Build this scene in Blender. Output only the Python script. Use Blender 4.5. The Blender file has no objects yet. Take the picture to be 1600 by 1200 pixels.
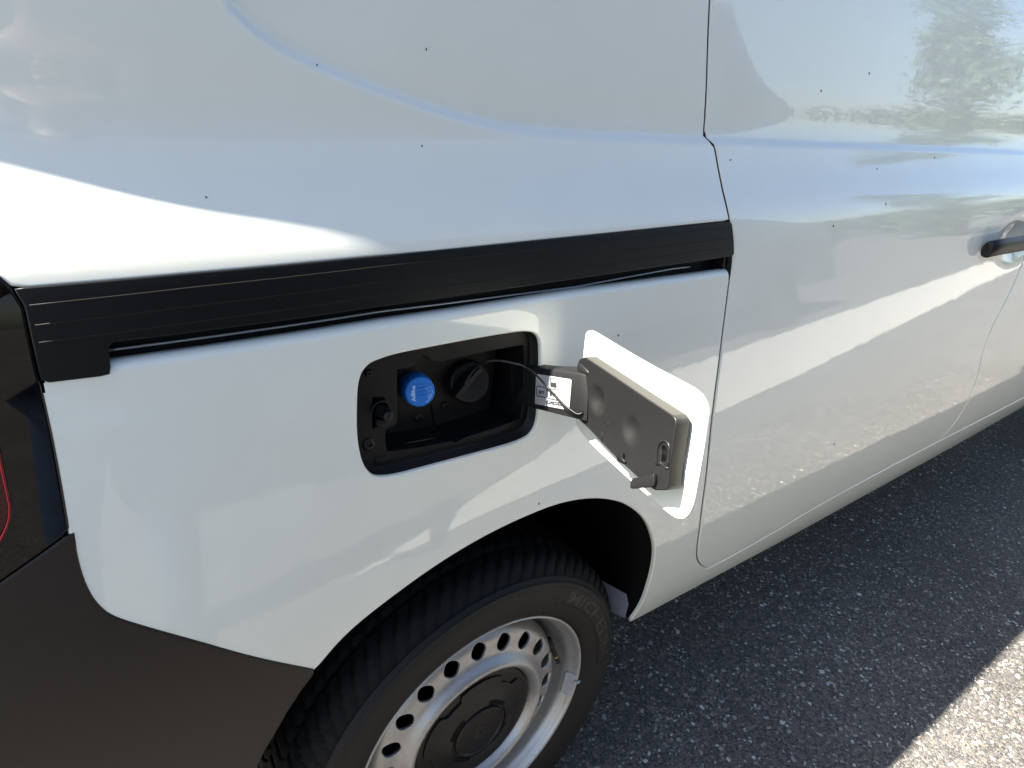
import bpy, bmesh, math, random
import numpy as np
from mathutils import Vector, Matrix
from mathutils.geometry import delaunay_2d_cdt
random.seed(7); RNG = np.random.default_rng(7)
R = math.radians
scene = bpy.context.scene
COL = scene.collection

# ------------------------------------------------------------------ camera
FPX = 1180.0                                   # focal length in pixels of the 1600 px wide photo
CAM = np.array([-0.593, -0.630, 1.360]); YAW, PIT, ROL = 0.729, 0.441, 0.131
c_f = np.array([math.sin(YAW)*math.cos(PIT), math.cos(YAW)*math.cos(PIT), -math.sin(PIT)])
_r = np.array([math.cos(YAW), -math.sin(YAW), 0.0]); _u = np.cross(_r, c_f)
c_r = math.cos(ROL)*_r + math.sin(ROL)*_u; c_u = -math.sin(ROL)*_r + math.cos(ROL)*_u
cd = bpy.data.cameras.new('camera'); cam = bpy.data.objects.new('camera', cd); COL.objects.link(cam)
M = Matrix.Identity(4)
for i in range(3):
    M[i][0] = c_r[i]; M[i][1] = c_u[i]; M[i][2] = -c_f[i]; M[i][3] = CAM[i]
cam.matrix_world = M
cd.sensor_width = 36.0; cd.lens = FPX/1600.0*36.0; cd.clip_start = 0.02; cd.clip_end = 2000
scene.camera = cam

# ------------------------------------------------------------------ world and sun
SUN_D = np.array([0.78, -0.305, -1.0]); SUN_D /= np.linalg.norm(SUN_D)     # direction the light travels
SUN_S = -SUN_D
el = math.asin(SUN_S[2]); az = math.atan2(SUN_S[0], SUN_S[1])
w = bpy.data.worlds.new('World'); scene.world = w; w.use_nodes = True
nt = w.node_tree; bg = nt.nodes['Background']
sky = nt.nodes.new('ShaderNodeTexSky'); sky.sky_type = 'NISHITA'; sky.sun_disc = False
sky.sun_elevation = el; sky.sun_rotation = az; sky.air_density = 1.0; sky.dust_density = 1.3; sky.ozone_density = 1.1
nt.links.new(sky.outputs[0], bg.inputs[0]); bg.inputs[1].default_value = 0.05
sl = bpy.data.lights.new('sun', 'SUN'); sl.energy = 5.0; sl.angle = R(0.55); sl.color = (1.0, 0.935, 0.83)
so = bpy.data.objects.new('sun', sl); COL.objects.link(so)
so.rotation_euler = Vector(SUN_S).to_track_quat('Z', 'Y').to_euler(); so.location = (-6, 3, 9)
scene.view_settings.view_transform = 'Standard'; scene.view_settings.look = 'None'
scene.view_settings.exposure = 2.74; scene.view_settings.gamma = 1.0; scene.view_settings.use_curve_mapping = False

# ------------------------------------------------------------------ helpers
def ray(px, py): return c_r*(px-800)/FPX - c_u*(py-600)/FPX + c_f
def on_y(px, py, Y):
    d = ray(px, py); return CAM + d*(Y-CAM[1])/d[1]
def depth_of(P): return float((np.array(P)-CAM) @ c_f)
def at_depth(px, py, dep): return CAM + ray(px, py)*dep

def obj(name, me, mat=None, parent=None, **props):
    o = bpy.data.objects.new(name, me); COL.objects.link(o)
    if mat is not None and me is not None:
        for m in (mat if isinstance(mat, (list, tuple)) else [mat]): me.materials.append(m)
    if parent is not None: o.parent = parent
    for k, v in props.items(): o[k] = v
    return o
def empty(name, loc=(0, 0, 0), parent=None, **props):
    o = bpy.data.objects.new(name, None); COL.objects.link(o); o.empty_display_size = .1
    o.location = loc
    if parent is not None: o.parent = parent
    for k, v in props.items(): o[k] = v
    return o
def mesh(verts, faces, smooth=True, normals=None):
    me = bpy.data.meshes.new('m')
    me.from_pydata([tuple(map(float, v)) for v in verts], [], [tuple(map(int, f)) for f in faces])
    me.update()
    if smooth: me.polygons.foreach_set('use_smooth', [True]*len(me.polygons))
    if normals is not None: me.normals_split_custom_set_from_vertices([tuple(map(float, n)) for n in normals])
    return me
def bm_mesh(bm, smooth=False):
    me = bpy.data.meshes.new('m'); bmesh.ops.recalc_face_normals(bm, faces=bm.faces); bm.to_mesh(me); bm.free()
    if smooth: me.polygons.foreach_set('use_smooth', [True]*len(me.polygons))
    return me
def catmull(pts, n=8, closed=False):
    P = np.array(pts, float); N = len(P); out = []
    rng = range(N) if closed else range(N-1)
    for i in rng:
        p0 = P[(i-1) % N] if closed or i > 0 else 2*P[0]-P[1]
        p1 = P[i]; p2 = P[(i+1) % N]
        p3 = P[(i+2) % N] if closed or i+2 < N else 2*P[-1]-P[-2]
        for k in range(n):
            t = k/n
            out.append(.5*((2*p1)+(-p0+p2)*t+(2*p0-5*p1+4*p2-p3)*t*t+(-p0+3*p1-3*p2+p3)*t**3))
    if not closed: out.append(P[-1])
    return np.array(out)
def resample(P, step, closed=False):
    P = np.array(P, float)
    if closed: P = np.vstack([P, P[:1]])
    s = np.r_[0, np.cumsum(np.linalg.norm(np.diff(P, axis=0), axis=1))]
    n = max(2, int(round(s[-1]/step))+1)
    t = np.linspace(0, s[-1], n)
    Q = np.stack([np.interp(t, s, P[:, k]) for k in range(P.shape[1])], -1)
    return Q[:-1] if closed else Q
def area2(P): return .5*float(np.sum(P[:, 0]*np.roll(P[:, 1], -1)-np.roll(P[:, 0], -1)*P[:, 1]))
def inpoly(Q, P):
    x, y = Q[:, 0], Q[:, 1]; c = np.zeros(len(Q), bool); j = len(P)-1
    for i in range(len(P)):
        xi, yi = P[i]; xj, yj = P[j]
        if yi != yj:
            c ^= ((yi > y) != (yj > y)) & (x < (xj-xi)*(y-yi)/(yj-yi)+xi)
        j = i
    return c
def loop_dirs(P):                      # outward 2-D normal at each vertex of a CCW loop
    d1 = P-np.roll(P, 1, 0); d2 = np.roll(P, -1, 0)-P
    d1 /= np.linalg.norm(d1, axis=1)[:, None]+1e-12; d2 /= np.linalg.norm(d2, axis=1)[:, None]+1e-12
    t = d1+d2; n = np.stack([t[:, 1], -t[:, 0]], -1)
    return n/(np.linalg.norm(n, axis=1)[:, None]+1e-12)
def panel_mesh(outer, holes, surf, spacing, r=.0025, depth=.018, flange=None, hole_depth=None, extra=None):
    """sheet over surf(uv)->(P,n) inside 'outer' minus 'holes', with a rounded, folded edge"""
    outer = np.array(outer, float)
    if area2(outer) < 0: outer = outer[::-1]
    loops = [outer]
    for h in holes:
        h = np.array(h, float); loops.append(h[::-1] if area2(h) > 0 else h)
    pts = []; edges = []; dist = []
    for L in loops:
        b = len(pts); pts += list(map(tuple, L)); n = len(L)
        edges += [(b+i, b+(i+1) % n) for i in range(n)]
    nb = len(pts)
    lo, hi = outer.min(0), outer.max(0)
    gx = np.arange(lo[0]+spacing*.5, hi[0], spacing); gy = np.arange(lo[1]+spacing*.5, hi[1], spacing)
    G = np.stack(np.meshgrid(gx, gy), -1).reshape(-1, 2)
    if extra is not None:
        dd = np.concatenate([np.sqrt(((G[i0:i0+2000, None, :]-extra[None, ::3])**2).sum(-1)).min(1) for i0 in range(0, len(G), 2000)])
        G = np.vstack([G[dd > spacing*.9], extra])
    k = inpoly(G, outer)
    for h in loops[1:]: k &= ~inpoly(G, h)
    G = G[k]
    B = np.array(pts)
    if len(G):
        keep = np.ones(len(G), bool)
        for i0 in range(0, len(G), 2000):
            g = G[i0:i0+2000]
            dmin = np.sqrt(((g[:, None, :]-B[None])**2).sum(-1)).min(1); keep[i0:i0+2000] = dmin > spacing*.45
        G = G[keep]
    allp = [Vector(p) for p in pts]+[Vector(g) for g in G]
    V, E_, F_, ov, oe, of = delaunay_2d_cdt(allp, edges, [], 0, 1e-6)
    V = np.array([tuple(v) for v in V]); F = np.array([f for f in F_ if len(f) == 3])
    cen = V[F].mean(1); k = inpoly(cen, outer)
    for h in loops[1:]: k &= ~inpoly(cen, h)
    F = F[k]
    P, Nn = surf(V)
    verts = list(P); norms = list(Nn)
    tri = P[F]; fn = np.cross(tri[:, 1]-tri[:, 0], tri[:, 2]-tri[:, 0])
    flip = (fn*Nn[F].mean(1)).sum(-1) < 0
    F = np.where(flip[:, None], F[:, ::-1], F); faces = [tuple(f) for f in F]
    if r is not None:
        for li, L in enumerate(loops):
            D = loop_dirs(L); n = len(L)
            P0, N0 = surf(L); P1, _ = surf(L+D*1e-4)
            T = P1-P0; T -= (T*N0).sum(-1)[:, None]*N0; T /= np.linalg.norm(T, axis=1)[:, None]+1e-12
            dep = depth if li == 0 or hole_depth is None else hole_depth
            rings = []
            for a in (0, 22, 45, 68, 90):
                ca, sa = math.cos(R(a)), math.sin(R(a))
                rings.append((P0+r*sa*T-r*(1-ca)*N0, ca*N0+sa*T))
            rings.append((P0+r*T-(r+dep)*N0, T))
            base = len(verts)
            for q, m in rings: verts += list(q); norms += list(m)
            ok = np.ones(n, bool) if flange is None else np.array([flange(li, p) for p in L])
            for k_ in range(len(rings)-1):
                for i in range(n):
                    j = (i+1) % n
                    if ok[i] and ok[j]:
                        a, b = base+k_*n+i, base+k_*n+j
                        faces.append((a, a+n, b+n, b))
        # fix winding of flange faces by normals
    verts = np.array(verts); norms = np.array(norms); out = []
    for f in faces:
        a, b, c = verts[f[0]], verts[f[1]], verts[f[2]]
        g = np.cross(b-a, c-a)
        if g @ (norms[f[0]]+norms[f[1]]+norms[f[2]]) < 0: f = f[::-1]
        out.append(f)
    used = np.zeros(len(verts), bool)
    for f in out: used[list(f)] = True
    idx = np.cumsum(used)-1
    return mesh(verts[used], [tuple(idx[list(f)]) for f in out], True, norms[used])
def tube(path, rad, seg=10, caps=True, closed=False):
    P = np.array(path, float); n = len(P); T = np.gradient(P, axis=0); T /= np.linalg.norm(T, axis=1)[:, None]
    rad = np.broadcast_to(rad, (n,)); up = np.array([0, 0, 1.0])
    if abs(T[0] @ up) > .9: up = np.array([1.0, 0, 0])
    V = []; F = []; a = np.cross(T[0], up); a /= np.linalg.norm(a)
    for i in range(n):
        a = a-(a @ T[i])*T[i]; a /= np.linalg.norm(a); b = np.cross(T[i], a)
        for k in range(seg):
            t = 2*math.pi*k/seg; V.append(P[i]+rad[i]*(math.cos(t)*a+math.sin(t)*b))
    for i in range(n-1):
        for k in range(seg):
            q = (k+1) % seg; F.append((i*seg+k, i*seg+q, (i+1)*seg+q, (i+1)*seg+k))
    if caps: F.append(tuple(range(seg))[::-1]); F.append(tuple((n-1)*seg+k for k in range(seg)))
    return mesh(V, F, True)
def lathe(profile, centre, axis, seg=48, close_end=True, smooth=True):
    """profile [(radius, height along axis)]"""
    ax = np.array(axis, float); ax /= np.linalg.norm(ax)
    h = np.array([0, 0, 1.0]) if abs(ax[2]) < .9 else np.array([1.0, 0, 0])
    e1 = np.cross(h, ax); e1 /= np.linalg.norm(e1); e2 = np.cross(ax, e1); c = np.array(centre, float)
    V = []; F = []; m = len(profile)
    for (r_, y_) in profile:
        for k in range(seg):
            t = 2*math.pi*k/seg; V.append(c+ax*y_+r_*(math.cos(t)*e1+math.sin(t)*e2))
    for i in range(m-1):
        for k in range(seg):
            q = (k+1) % seg; F.append((i*seg+k, i*seg+q, (i+1)*seg+q, (i+1)*seg+k))
    if close_end:
        F.append(tuple(range(seg))[::-1]); F.append(tuple((m-1)*seg+k for k in range(seg)))
    bm = bmesh.new(); vs = [bm.verts.new(tuple(v)) for v in V]
    for f in F:
        try: bm.faces.new([vs[i] for i in f])
        except ValueError: pass
    bmesh.ops.recalc_face_normals(bm, faces=bm.faces)
    for e in bm.edges:
        if len(e.link_faces) == 2 and e.calc_face_angle(0) > R(38): e.smooth = False
    for f in bm.faces: f.smooth = smooth
    me = bpy.data.meshes.new('m'); bm.to_mesh(me); bm.free(); return me
def prism(front, back_off, bevel=.001, seg=2):
    """closed solid from a planar-ish polygon 'front' (3-D points) extruded by the vector back_off"""
    bm = bmesh.new(); f = [bm.verts.new(tuple(p)) for p in front]
    b = [bm.verts.new(tuple(np.array(p)+back_off)) for p in front]; n = len(f)
    bm.faces.new(f); bm.faces.new(b[::-1])
    for i in range(n): bm.faces.new((f[i], b[i], b[(i+1) % n], f[(i+1) % n]))
    bmesh.ops.recalc_face_normals(bm, faces=bm.faces)
    if bevel:
        es = [e for e in bm.edges if e.calc_face_angle(0) > R(25)]
        bmesh.ops.bevel(bm, geom=es, offset=bevel, segments=seg, profile=.5, affect='EDGES', clamp_overlap=True)
    for q in bm.faces: q.smooth = True
    for e in bm.edges:
        if len(e.link_faces) == 2 and e.calc_face_angle(0) > R(50): e.smooth = False
    me = bpy.data.meshes.new('m'); bm.to_mesh(me); bm.free(); return me
def box(bm, c, s, rot=None):
    m = Matrix.Translation(c) @ (rot if rot is not None else Matrix.Identity(4)) @ Matrix.Diagonal((*s, 1))
    return bmesh.ops.create_cube(bm, size=1, matrix=m)
_txt = {}
def text_geo(s):
    if s not in _txt:
        cu = bpy.data.curves.new('t', 'FONT'); cu.body = s; cu.align_x = 'CENTER'; cu.align_y = 'CENTER'; cu.resolution_u = 3; cu.offset = .022
        o = bpy.data.objects.new('t', cu); COL.objects.link(o)
        me = bpy.data.meshes.new_from_object(o.evaluated_get(bpy.context.evaluated_depsgraph_get()))
        v = np.array([tuple(q.co)[:2] for q in me.vertices]); f = [tuple(p.vertices) for p in me.polygons]
        bpy.data.objects.remove(o); bpy.data.curves.remove(cu); bpy.data.meshes.remove(me)
        lo, hi = v.min(0), v.max(0); v = (v-(lo+hi)/2)/(hi[1]-lo[1])
        _txt[s] = (v, f)
    return _txt[s]

# ------------------------------------------------------------------ materials
def mat(name, col, rough=.5, metal=0, coat=0, coat_r=.03, spec=.5, **kw):
    m = bpy.data.materials.new(name); m.use_nodes = True; b = m.node_tree.nodes['Principled BSDF']
    b.inputs['Base Color'].default_value = (*col, 1); b.inputs['Roughness'].default_value = rough
    b.inputs['Metallic'].default_value = metal; b.inputs['Specular IOR Level'].default_value = spec
    b.inputs['Coat Weight'].default_value = coat; b.inputs['Coat Roughness'].default_value = coat_r
    return m
def N(m, t, **kw):
    n = m.node_tree.nodes.new(t)
    for k, v in kw.items():
        if k in n.inputs: n.inputs[k].default_value = v
        else: setattr(n, k, v)
    return n
def L(m, a, b): m.node_tree.links.new(a, b)
def B(m): return m.node_tree.nodes['Principled BSDF']
def add_noise(m, scale, amt, detail=4, bump=0, bump_scale=None, bump_d=.001, rough_amt=0):
    tc = N(m, 'ShaderNodeTexCoord'); b = B(m)
    no = N(m, 'ShaderNodeTexNoise', Scale=scale, Detail=detail); L(m, tc.outputs['Object'], no.inputs['Vector'])
    if amt:
        c = tuple(b.inputs['Base Color'].default_value)[:3]
        ra = N(m, 'ShaderNodeValToRGB')
        ra.color_ramp.elements[0].position = .3; ra.color_ramp.elements[1].position = .7
        ra.color_ramp.elements[0].color = (*[x*(1-amt) for x in c], 1); ra.color_ramp.elements[1].color = (*[min(1, x*(1+amt)) for x in c], 1)
        L(m, no.outputs['Fac'], ra.inputs['Fac']); L(m, ra.outputs['Color'], b.inputs['Base Color'])
    if rough_amt:
        mr = N(m, 'ShaderNodeMapRange'); r0 = b.inputs['Roughness'].default_value
        mr.inputs['To Min'].default_value = max(0, r0-rough_amt); mr.inputs['To Max'].default_value = r0+rough_amt
        L(m, no.outputs['Fac'], mr.inputs['Value']); L(m, mr.outputs['Result'], b.inputs['Roughness'])
    if bump:
        n2 = N(m, 'ShaderNodeTexNoise', Scale=bump_scale or scale, Detail=3); L(m, tc.outputs['Object'], n2.inputs['Vector'])
        bu = N(m, 'ShaderNodeBump', Strength=bump, Distance=bump_d); L(m, n2.outputs['Fac'], bu.inputs['Height'])
        L(m, bu.outputs['Normal'], b.inputs['Normal'])
    return m
def paint_mat(name, col):
    m = mat(name, col, rough=.38, coat=1.0, coat_r=.022, spec=.3); b = B(m)
    tc = N(m, 'ShaderNodeTexCoord')
    n1 = N(m, 'ShaderNodeTexNoise', Scale=14.0, Detail=1.0); L(m, tc.outputs['Object'], n1.inputs['Vector'])
    n2 = N(m, 'ShaderNodeTexNoise', Scale=75.0, Detail=1.5); L(m, tc.outputs['Object'], n2.inputs['Vector'])
    b1 = N(m, 'ShaderNodeBump', Strength=1.0, Distance=.00012); L(m, n1.outputs['Fac'], b1.inputs['Height'])
    b2 = N(m, 'ShaderNodeBump', Strength=1.0, Distance=.00004); L(m, n2.outputs['Fac'], b2.inputs['Height']); L(m, b1.outputs['Normal'], b2.inputs['Normal'])
    L(m, b2.outputs['Normal'], b.inputs['Coat Normal'])
    # thin film of dust, patchy
    d = N(m, 'ShaderNodeTexNoise', Scale=5.0, Detail=6.0, Roughness=.65); L(m, tc.outputs['Object'], d.inputs['Vector'])
    ra = N(m, 'ShaderNodeValToRGB'); e = ra.color_ramp.elements
    e[0].position = .35; e[0].color = (*col, 1); e[1].position = .8; e[1].color = (col[0]*.955, col[1]*.95, col[2]*.925, 1)
    L(m, d.outputs['Fac'], ra.inputs['Fac']); L(m, ra.outputs['Color'], b.inputs['Base Color'])
    return m
PAINT = paint_mat('white_paint', (.660, .668, .600))
TRIM = add_noise(mat('black_trim_plastic', (.0026, .0029, .0034), .45, spec=.2), 300, .2, bump=.12, bump_scale=900, bump_d=.0004)
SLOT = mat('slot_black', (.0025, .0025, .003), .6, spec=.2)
BUMPER = add_noise(mat('bumper_plastic', (.0085, .0056, .0044), .45, spec=.32), 60, .12, bump=.25, bump_scale=1400, bump_d=.0003, rough_amt=.05)
LINER = add_noise(mat('liner_plastic', (.0030, .0030, .0034), .52, spec=.22), 120, .2, bump=.15, bump_scale=700, bump_d=.0004)
FLAPGREY = add_noise(mat('flap_plastic', (.0078, .0077, .0081), .42, spec=.4), 200, .10, bump=.12, bump_scale=800, bump_d=.0003)
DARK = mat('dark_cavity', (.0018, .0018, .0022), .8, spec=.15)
CAPBLUE = add_noise(mat('blue_cap', (.013, .15, .50), .38), 90, .12)
CAPBLACK = add_noise(mat('fuel_cap_black', (.0030, .0030, .0034), .45, spec=.28), 150, .15)
INKBLUE = mat('pale_print', (.45, .62, .85), .5)
WHITE = mat('label_white', (.27, .27, .28), .55, spec=.25)
INK = mat('label_ink', (.012, .012, .014), .5)
FAINT = mat('label_faint_ink', (.16, .16, .17), .5)
RUBBER = add_noise(mat('rubber', (.0062, .0056, .0052), .6, spec=.3), 40, .25, bump=.2, bump_scale=300, bump_d=.0006, rough_amt=.08)
TREADM = add_noise(mat('tread_rubber', (.0045, .0043, .0042), .75, spec=.25), 60, .3, bump=.3, bump_scale=250, bump_d=.0008)
LETTER = mat('tyre_letter', (.0075, .007, .0068), .4, spec=.4)
STEEL = add_noise(mat('wheel_silver', (.37, .36, .345), .40, metal=.7), 60, .06, rough_amt=.05)
HUBCAP = add_noise(mat('hub_cap_plastic', (.0052, .0045, .0042), .42, spec=.32), 60, .2)
LAMPBLK = mat('lamp_black_gloss', (.0012, .0012, .0014), .03, spec=.28)
LAMPRED = mat('lamp_red', (.035, .001, .003), .15, spec=.3)
BRASS = mat('brass', (.55, .38, .16), .3, metal=1)
GREYW = add_noise(mat('weight_grey', (.30, .30, .31), .5, metal=.3), 80, .1)
HANDLE = add_noise(mat('handle_plastic', (.005, .005, .006), .42, spec=.3), 100, .1, bump=.1, bump_scale=900, bump_d=.0003)
METALLINE = mat('rail_edge_metal', (.40, .43, .45), .3, metal=.6)
DIRT = mat('dirt_speck', (.02, .015, .012), .8)

# ------------------------------------------------------------------ the van's side surface
PROF = np.array([(.20, .13), (.30, .044), (.36, .0125), (.40, -.0045), (.46, -.0235), (.52, -.0350), (.60, -.0450), (.68, -.0510), (.74, -.0525),
                 (.82, -.049), (.90, -.040), (.98, -.0285), (1.06, -.0155), (1.12, -.0050), (1.16, .0060), (1.20, .0340), (1.25, .0546), (1.31, .0621),
                 (1.38, .0714), (1.50, .0874), (1.62, .1155), (1.70, .1422), (1.76, .1683), (1.90, .2663)])
def pchip(X, Y):
    h = np.diff(X); d = np.diff(Y)/h; m = np.zeros(len(X)); m[1:-1] = .5*(d[1:]+d[:-1]); m[0] = d[0]; m[-1] = d[-1]
    def f(x):
        x = np.clip(x, X[0], X[-1]-1e-9); i = np.clip(np.searchsorted(X, x, 'right')-1, 0, len(X)-2)
        t = (x-X[i])/h[i]
        return ((2*t**3-3*t**2+1)*Y[i]+(t**3-2*t**2+t)*h[i]*m[i]+(-2*t**3+3*t**2)*Y[i+1]+(t**3-t**2)*h[i]*m[i+1])
    return f
# smooth the table a little so that reflections flow
_zz = np.linspace(.20, 1.90, 341); _yy = pchip(PROF[:, 0], PROF[:, 1])(_zz)
for _ in range(14): _yy[1:-1] = .25*_yy[:-2]+.5*_yy[1:-1]+.25*_yy[2:]
_pf = pchip(_zz, _yy)
def S_base(x, z):
    y = _pf(z)
    rr = np.maximum(0, -.115-x); y = y+.161*rr**2+1.2*np.maximum(0, -.60-x)**2
    y = y+.006*np.maximum(0, x-1.5)**2
    return y
def unproj(px, S, off=0.0):
    out = []
    for (a, b) in px:
        d = ray(a, b); Y = -.03
        for _ in range(40):
            P = CAM+d*(Y-CAM[1])/d[1]; Yn = float(S(np.array([P[0]]), np.array([P[2]]))[0])+off
            if abs(Yn-Y) < 1e-7: break
            Y = .5*Y+.5*Yn
        P = CAM+d*(Y-CAM[1])/d[1]; out.append((P[0], P[2]))
    return np.array(out)
crease_px = [(356, 0), (368, 20), (398, 48), (440, 77), (482, 98), (540, 122), (600, 145), (700, 179), (800, 203), (900, 213), (1000, 218), (1108, 222), (1250, 227), (1400, 232), (1600, 240)]
_cr = unproj(crease_px, S_base)
_e0 = _cr[0]-_cr[1]; _e0 /= np.linalg.norm(_e0)
_cr = np.vstack([[_cr[0]+np.array([.005, .30])], [_cr[0]+_e0*.03+np.array([0, .035])], _cr, [(_cr[-1]+np.array([1.2, -.02]))]])
CREASE = resample(catmull(_cr, 8), .012)
def recess(x, z):
    x = np.atleast_1d(x); z = np.atleast_1d(z); Q = np.stack([x, z], -1); best = np.full(len(Q), 1e9); sgn = np.zeros(len(Q))
    A = CREASE[:-1]; D = CREASE[1:]-A; LL = (D**2).sum(1)
    for i0 in range(0, len(Q), 4000):
        q = Q[i0:i0+4000]
        t = np.clip(((q[:, None]-A[None])*D[None]).sum(-1)/LL, 0, 1)
        d = q[:, None]-(A[None]+D[None]*t[..., None]); dd = (d**2).sum(-1); k = dd.argmin(1); ii = np.arange(len(q))
        best[i0:i0+4000] = np.sqrt(dd[ii, k]); sgn[i0:i0+4000] = np.sign(D[k, 0]*d[ii, k, 1]-D[k, 1]*d[ii, k, 0])
    s = best*sgn
    t = np.clip((s+.006)/.014, 0, 1); return .0080*t*t*t*(10-15*t+6*t*t)
_cd = np.gradient(resample(CREASE, .006), axis=0); _cd /= np.linalg.norm(_cd, axis=1)[:, None]
CREASE_PTS = np.vstack([resample(CREASE, .006)+np.stack([-_cd[:, 1], _cd[:, 0]], -1)*d_ for d_ in (-.0100, -.0075, -.0055, -.0038, -.0021, -.0004, .0013, .0030, .0047, .0064, .0085, .0115)])
_hc = unproj([(1578, 378)], S_base)[0]
def dent(x, z):
    q = ((x-_hc[0]-.04)/.085)**2+((z-_hc[1])/.042)**2; return .013*np.exp(-(q**1.8))
def S_full(x, z): return S_base(x, z)+recess(x, z)+dent(x, z)
def make_surf(S, off=0.0):
    def f(uv):
        uv = np.array(uv, float); x, z = uv[:, 0], uv[:, 1]; e = .0012
        y = S(x, z)+off
        yx = (S(x+e, z)-S(x-e, z))/(2*e); yz = (S(x, z+e)-S(x, z-e))/(2*e)
        n = np.stack([yx, -np.ones_like(yx), yz], -1); n /= np.linalg.norm(n, axis=1)[:, None]
        return np.stack([x, y, z], -1), n
    return f
SURF = make_surf(S_full); SURFB = make_surf(S_base)
def P3(px, off=0.0):
    q = unproj([px], S_base, off)[0]; y = float(S_base(np.array([q[0]]), np.array([q[1]]))[0])+off
    return np.array([q[0], y, q[1]])

van = empty('van', (0, 0, 0), label='white delivery van with its fuel flap hanging open above the rear wheel', category='van')

# --- outlines read from the photograph and laid on the side surface
seam_px = [(1118, 0), (1114, 90), (1110, 180), (1108, 211)]
seam_px2 = [(1108, 214), (1116, 226), (1120, 242), (1126, 275), (1134, 312), (1141, 345), (1145, 375), (1145, 400), (1143, 425), (1138, 460), (1126, 555), (1112, 668), (1101, 770), (1094, 825), (1090, 858), (1091, 876), (1099, 886)]
U = lambda pts: unproj(pts, S_base)
seam_low = catmull(U(seam_px2), 6); seam_up = catmull(U(seam_px), 4)
seam_top = np.array([[seam_up[0][0]-.018, 1.60], [seam_up[0][0]-.03, 1.758]])
door_bot = catmull(U([(1106, 887), (1150, 864), (1220, 824), (1300, 777), (1450, 697), (1600, 620)]), 4)
fseam = catmull(U([(1457, 694), (1480, 675), (1505, 640), (1524, 598), (1536, 551), (1550, 512), (1568, 477), (1585, 442), (1600, 404)]), 5)
fseam_up = np.array([[fseam[-1][0]+.07, 1.20], [fseam[-1][0]+.085, 1.30], [fseam[-1][0]+.06, 1.758]])
G2 = .0049
# lower quarter panel (with the sill)
top_edge = U([(68, 599), (170, 586), (600, 517), (900, 467), (1140, 432)])
rear_edge = catmull(U([(68, 599), (86, 680), (101, 760), (112, 830), (121, 876), (133, 912), (150, 940), (177, 961), (235, 980), (310, 1001), (400, 1026), (492, 1045)]), 5)
arch = catmull(U([(492, 1045), (530, 1001), (573, 962), (640, 911), (700, 870), (760, 835), (820, 806), (876, 785), (925, 777), (965, 781), (992, 794), (1011, 813), (1021, 836), (1025, 860), (1022, 888), (1014, 918), (1003, 946), (986, 971)]), 6)
sill_bot = U([(986, 971), (1300, 801), (1600, 637)])
sill_z = float(sill_bot[:, 1].mean())
FX = 3.07
def off(P, dx, dz=0): return np.array(P)+np.array([dx, dz])
lower = np.vstack([rear_edge, arch[1:], [[.9, sill_z], [1.8, sill_z], [FX, sill_z]], [[FX, door_bot[-1][1]-2*G2]],
                   off(door_bot[::-1], 0, -.0075), off(seam_low[::-1], -G2)[:-1]])
tz = np.interp  # trim lower quarter to its top edge
te_x, te_z = top_edge[:, 0], top_edge[:, 1]
lower = np.array([p for p in lower if p[1] <= np.interp(p[0], te_x, te_z)+1e-6])
i_end = lower[-1]; te_r = [i_end[0], np.interp(i_end[0], te_x, te_z)]
lower = np.vstack([lower, [te_r], [[x, np.interp(x, te_x, te_z)] for x in np.linspace(te_r[0], te_x[0], 40)[1:-1]]])
fuel_px = [(65, 720), (68, 580), (80, 490), (108, 418), (165, 362), (250, 326), (340, 299), (500, 266), (700, 228), (900, 192), (1080, 163), (1190, 150), (1255, 155), (1298, 183), (1318, 232), (1322, 330), (1318, 500), (1308, 680), (1298, 770), (1272, 835), (1225, 884), (1140, 922), (1000, 965), (800, 1020), (600, 1074), (400, 1128), (285, 1150), (200, 1148), (142, 1110), (102, 1040), (76, 930), (66, 820)]
Z2 = lambda pts: [(x/4.284+540, y/4.284+480) for x, y in pts]
fuel_open = resample(catmull(U(Z2(fuel_px)), 4, closed=True), .004, closed=True)
lower = resample(lower, .008, closed=True)
topz = lambda p: abs(p[1]-np.interp(p[0], te_x, te_z)) < .003 and p[0] < te_r[0]-.002
quarter = obj('quarter_panel', panel_mesh(lower, [fuel_open], SURFB, .012, r=.0028, depth=.004, hole_depth=.003,
              flange=lambda li, p: not (li == 0 and topz(p))), PAINT, van)
# rolled top of the quarter panel under the black rail trim
xs = np.linspace(te_x[0]+.001, te_r[0]-.001, 90); V = []; Fc = []; prof_n = 0
for x in xs:
    z0 = np.interp(x, te_x, te_z); P0, n0 = SURFB(np.array([[x, z0]])); P0 = P0[0]; n0 = n0[0]; tup = np.array([0, n0[2]*0, 1.0]); tup = tup-(tup @ n0)*n0; tup /= np.linalg.norm(tup)
    ring = []; rr = .0105; inw = np.array([0, 1.0, 0])
    for a in np.linspace(0, 96, 10): ring.append(P0+rr*math.sin(R(a))*tup-rr*(1-math.cos(R(a)))*n0)
    last = ring[-1]
    for di, dz_ in ((.004, -.0006), (.0065, -.0020), (.0080, -.0070), (.0085, -.0160)): ring.append(last+inw*di+np.array([0, 0, dz_]))
    V += ring; prof_n = len(ring)
for i in range(len(xs)-1):
    for k in range(prof_n-1): Fc.append((i*prof_n+k, (i+1)*prof_n+k, (i+1)*prof_n+k+1, i*prof_n+k+1))
obj('rail_ledge', mesh(V, Fc), PAINT, van)

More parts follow.
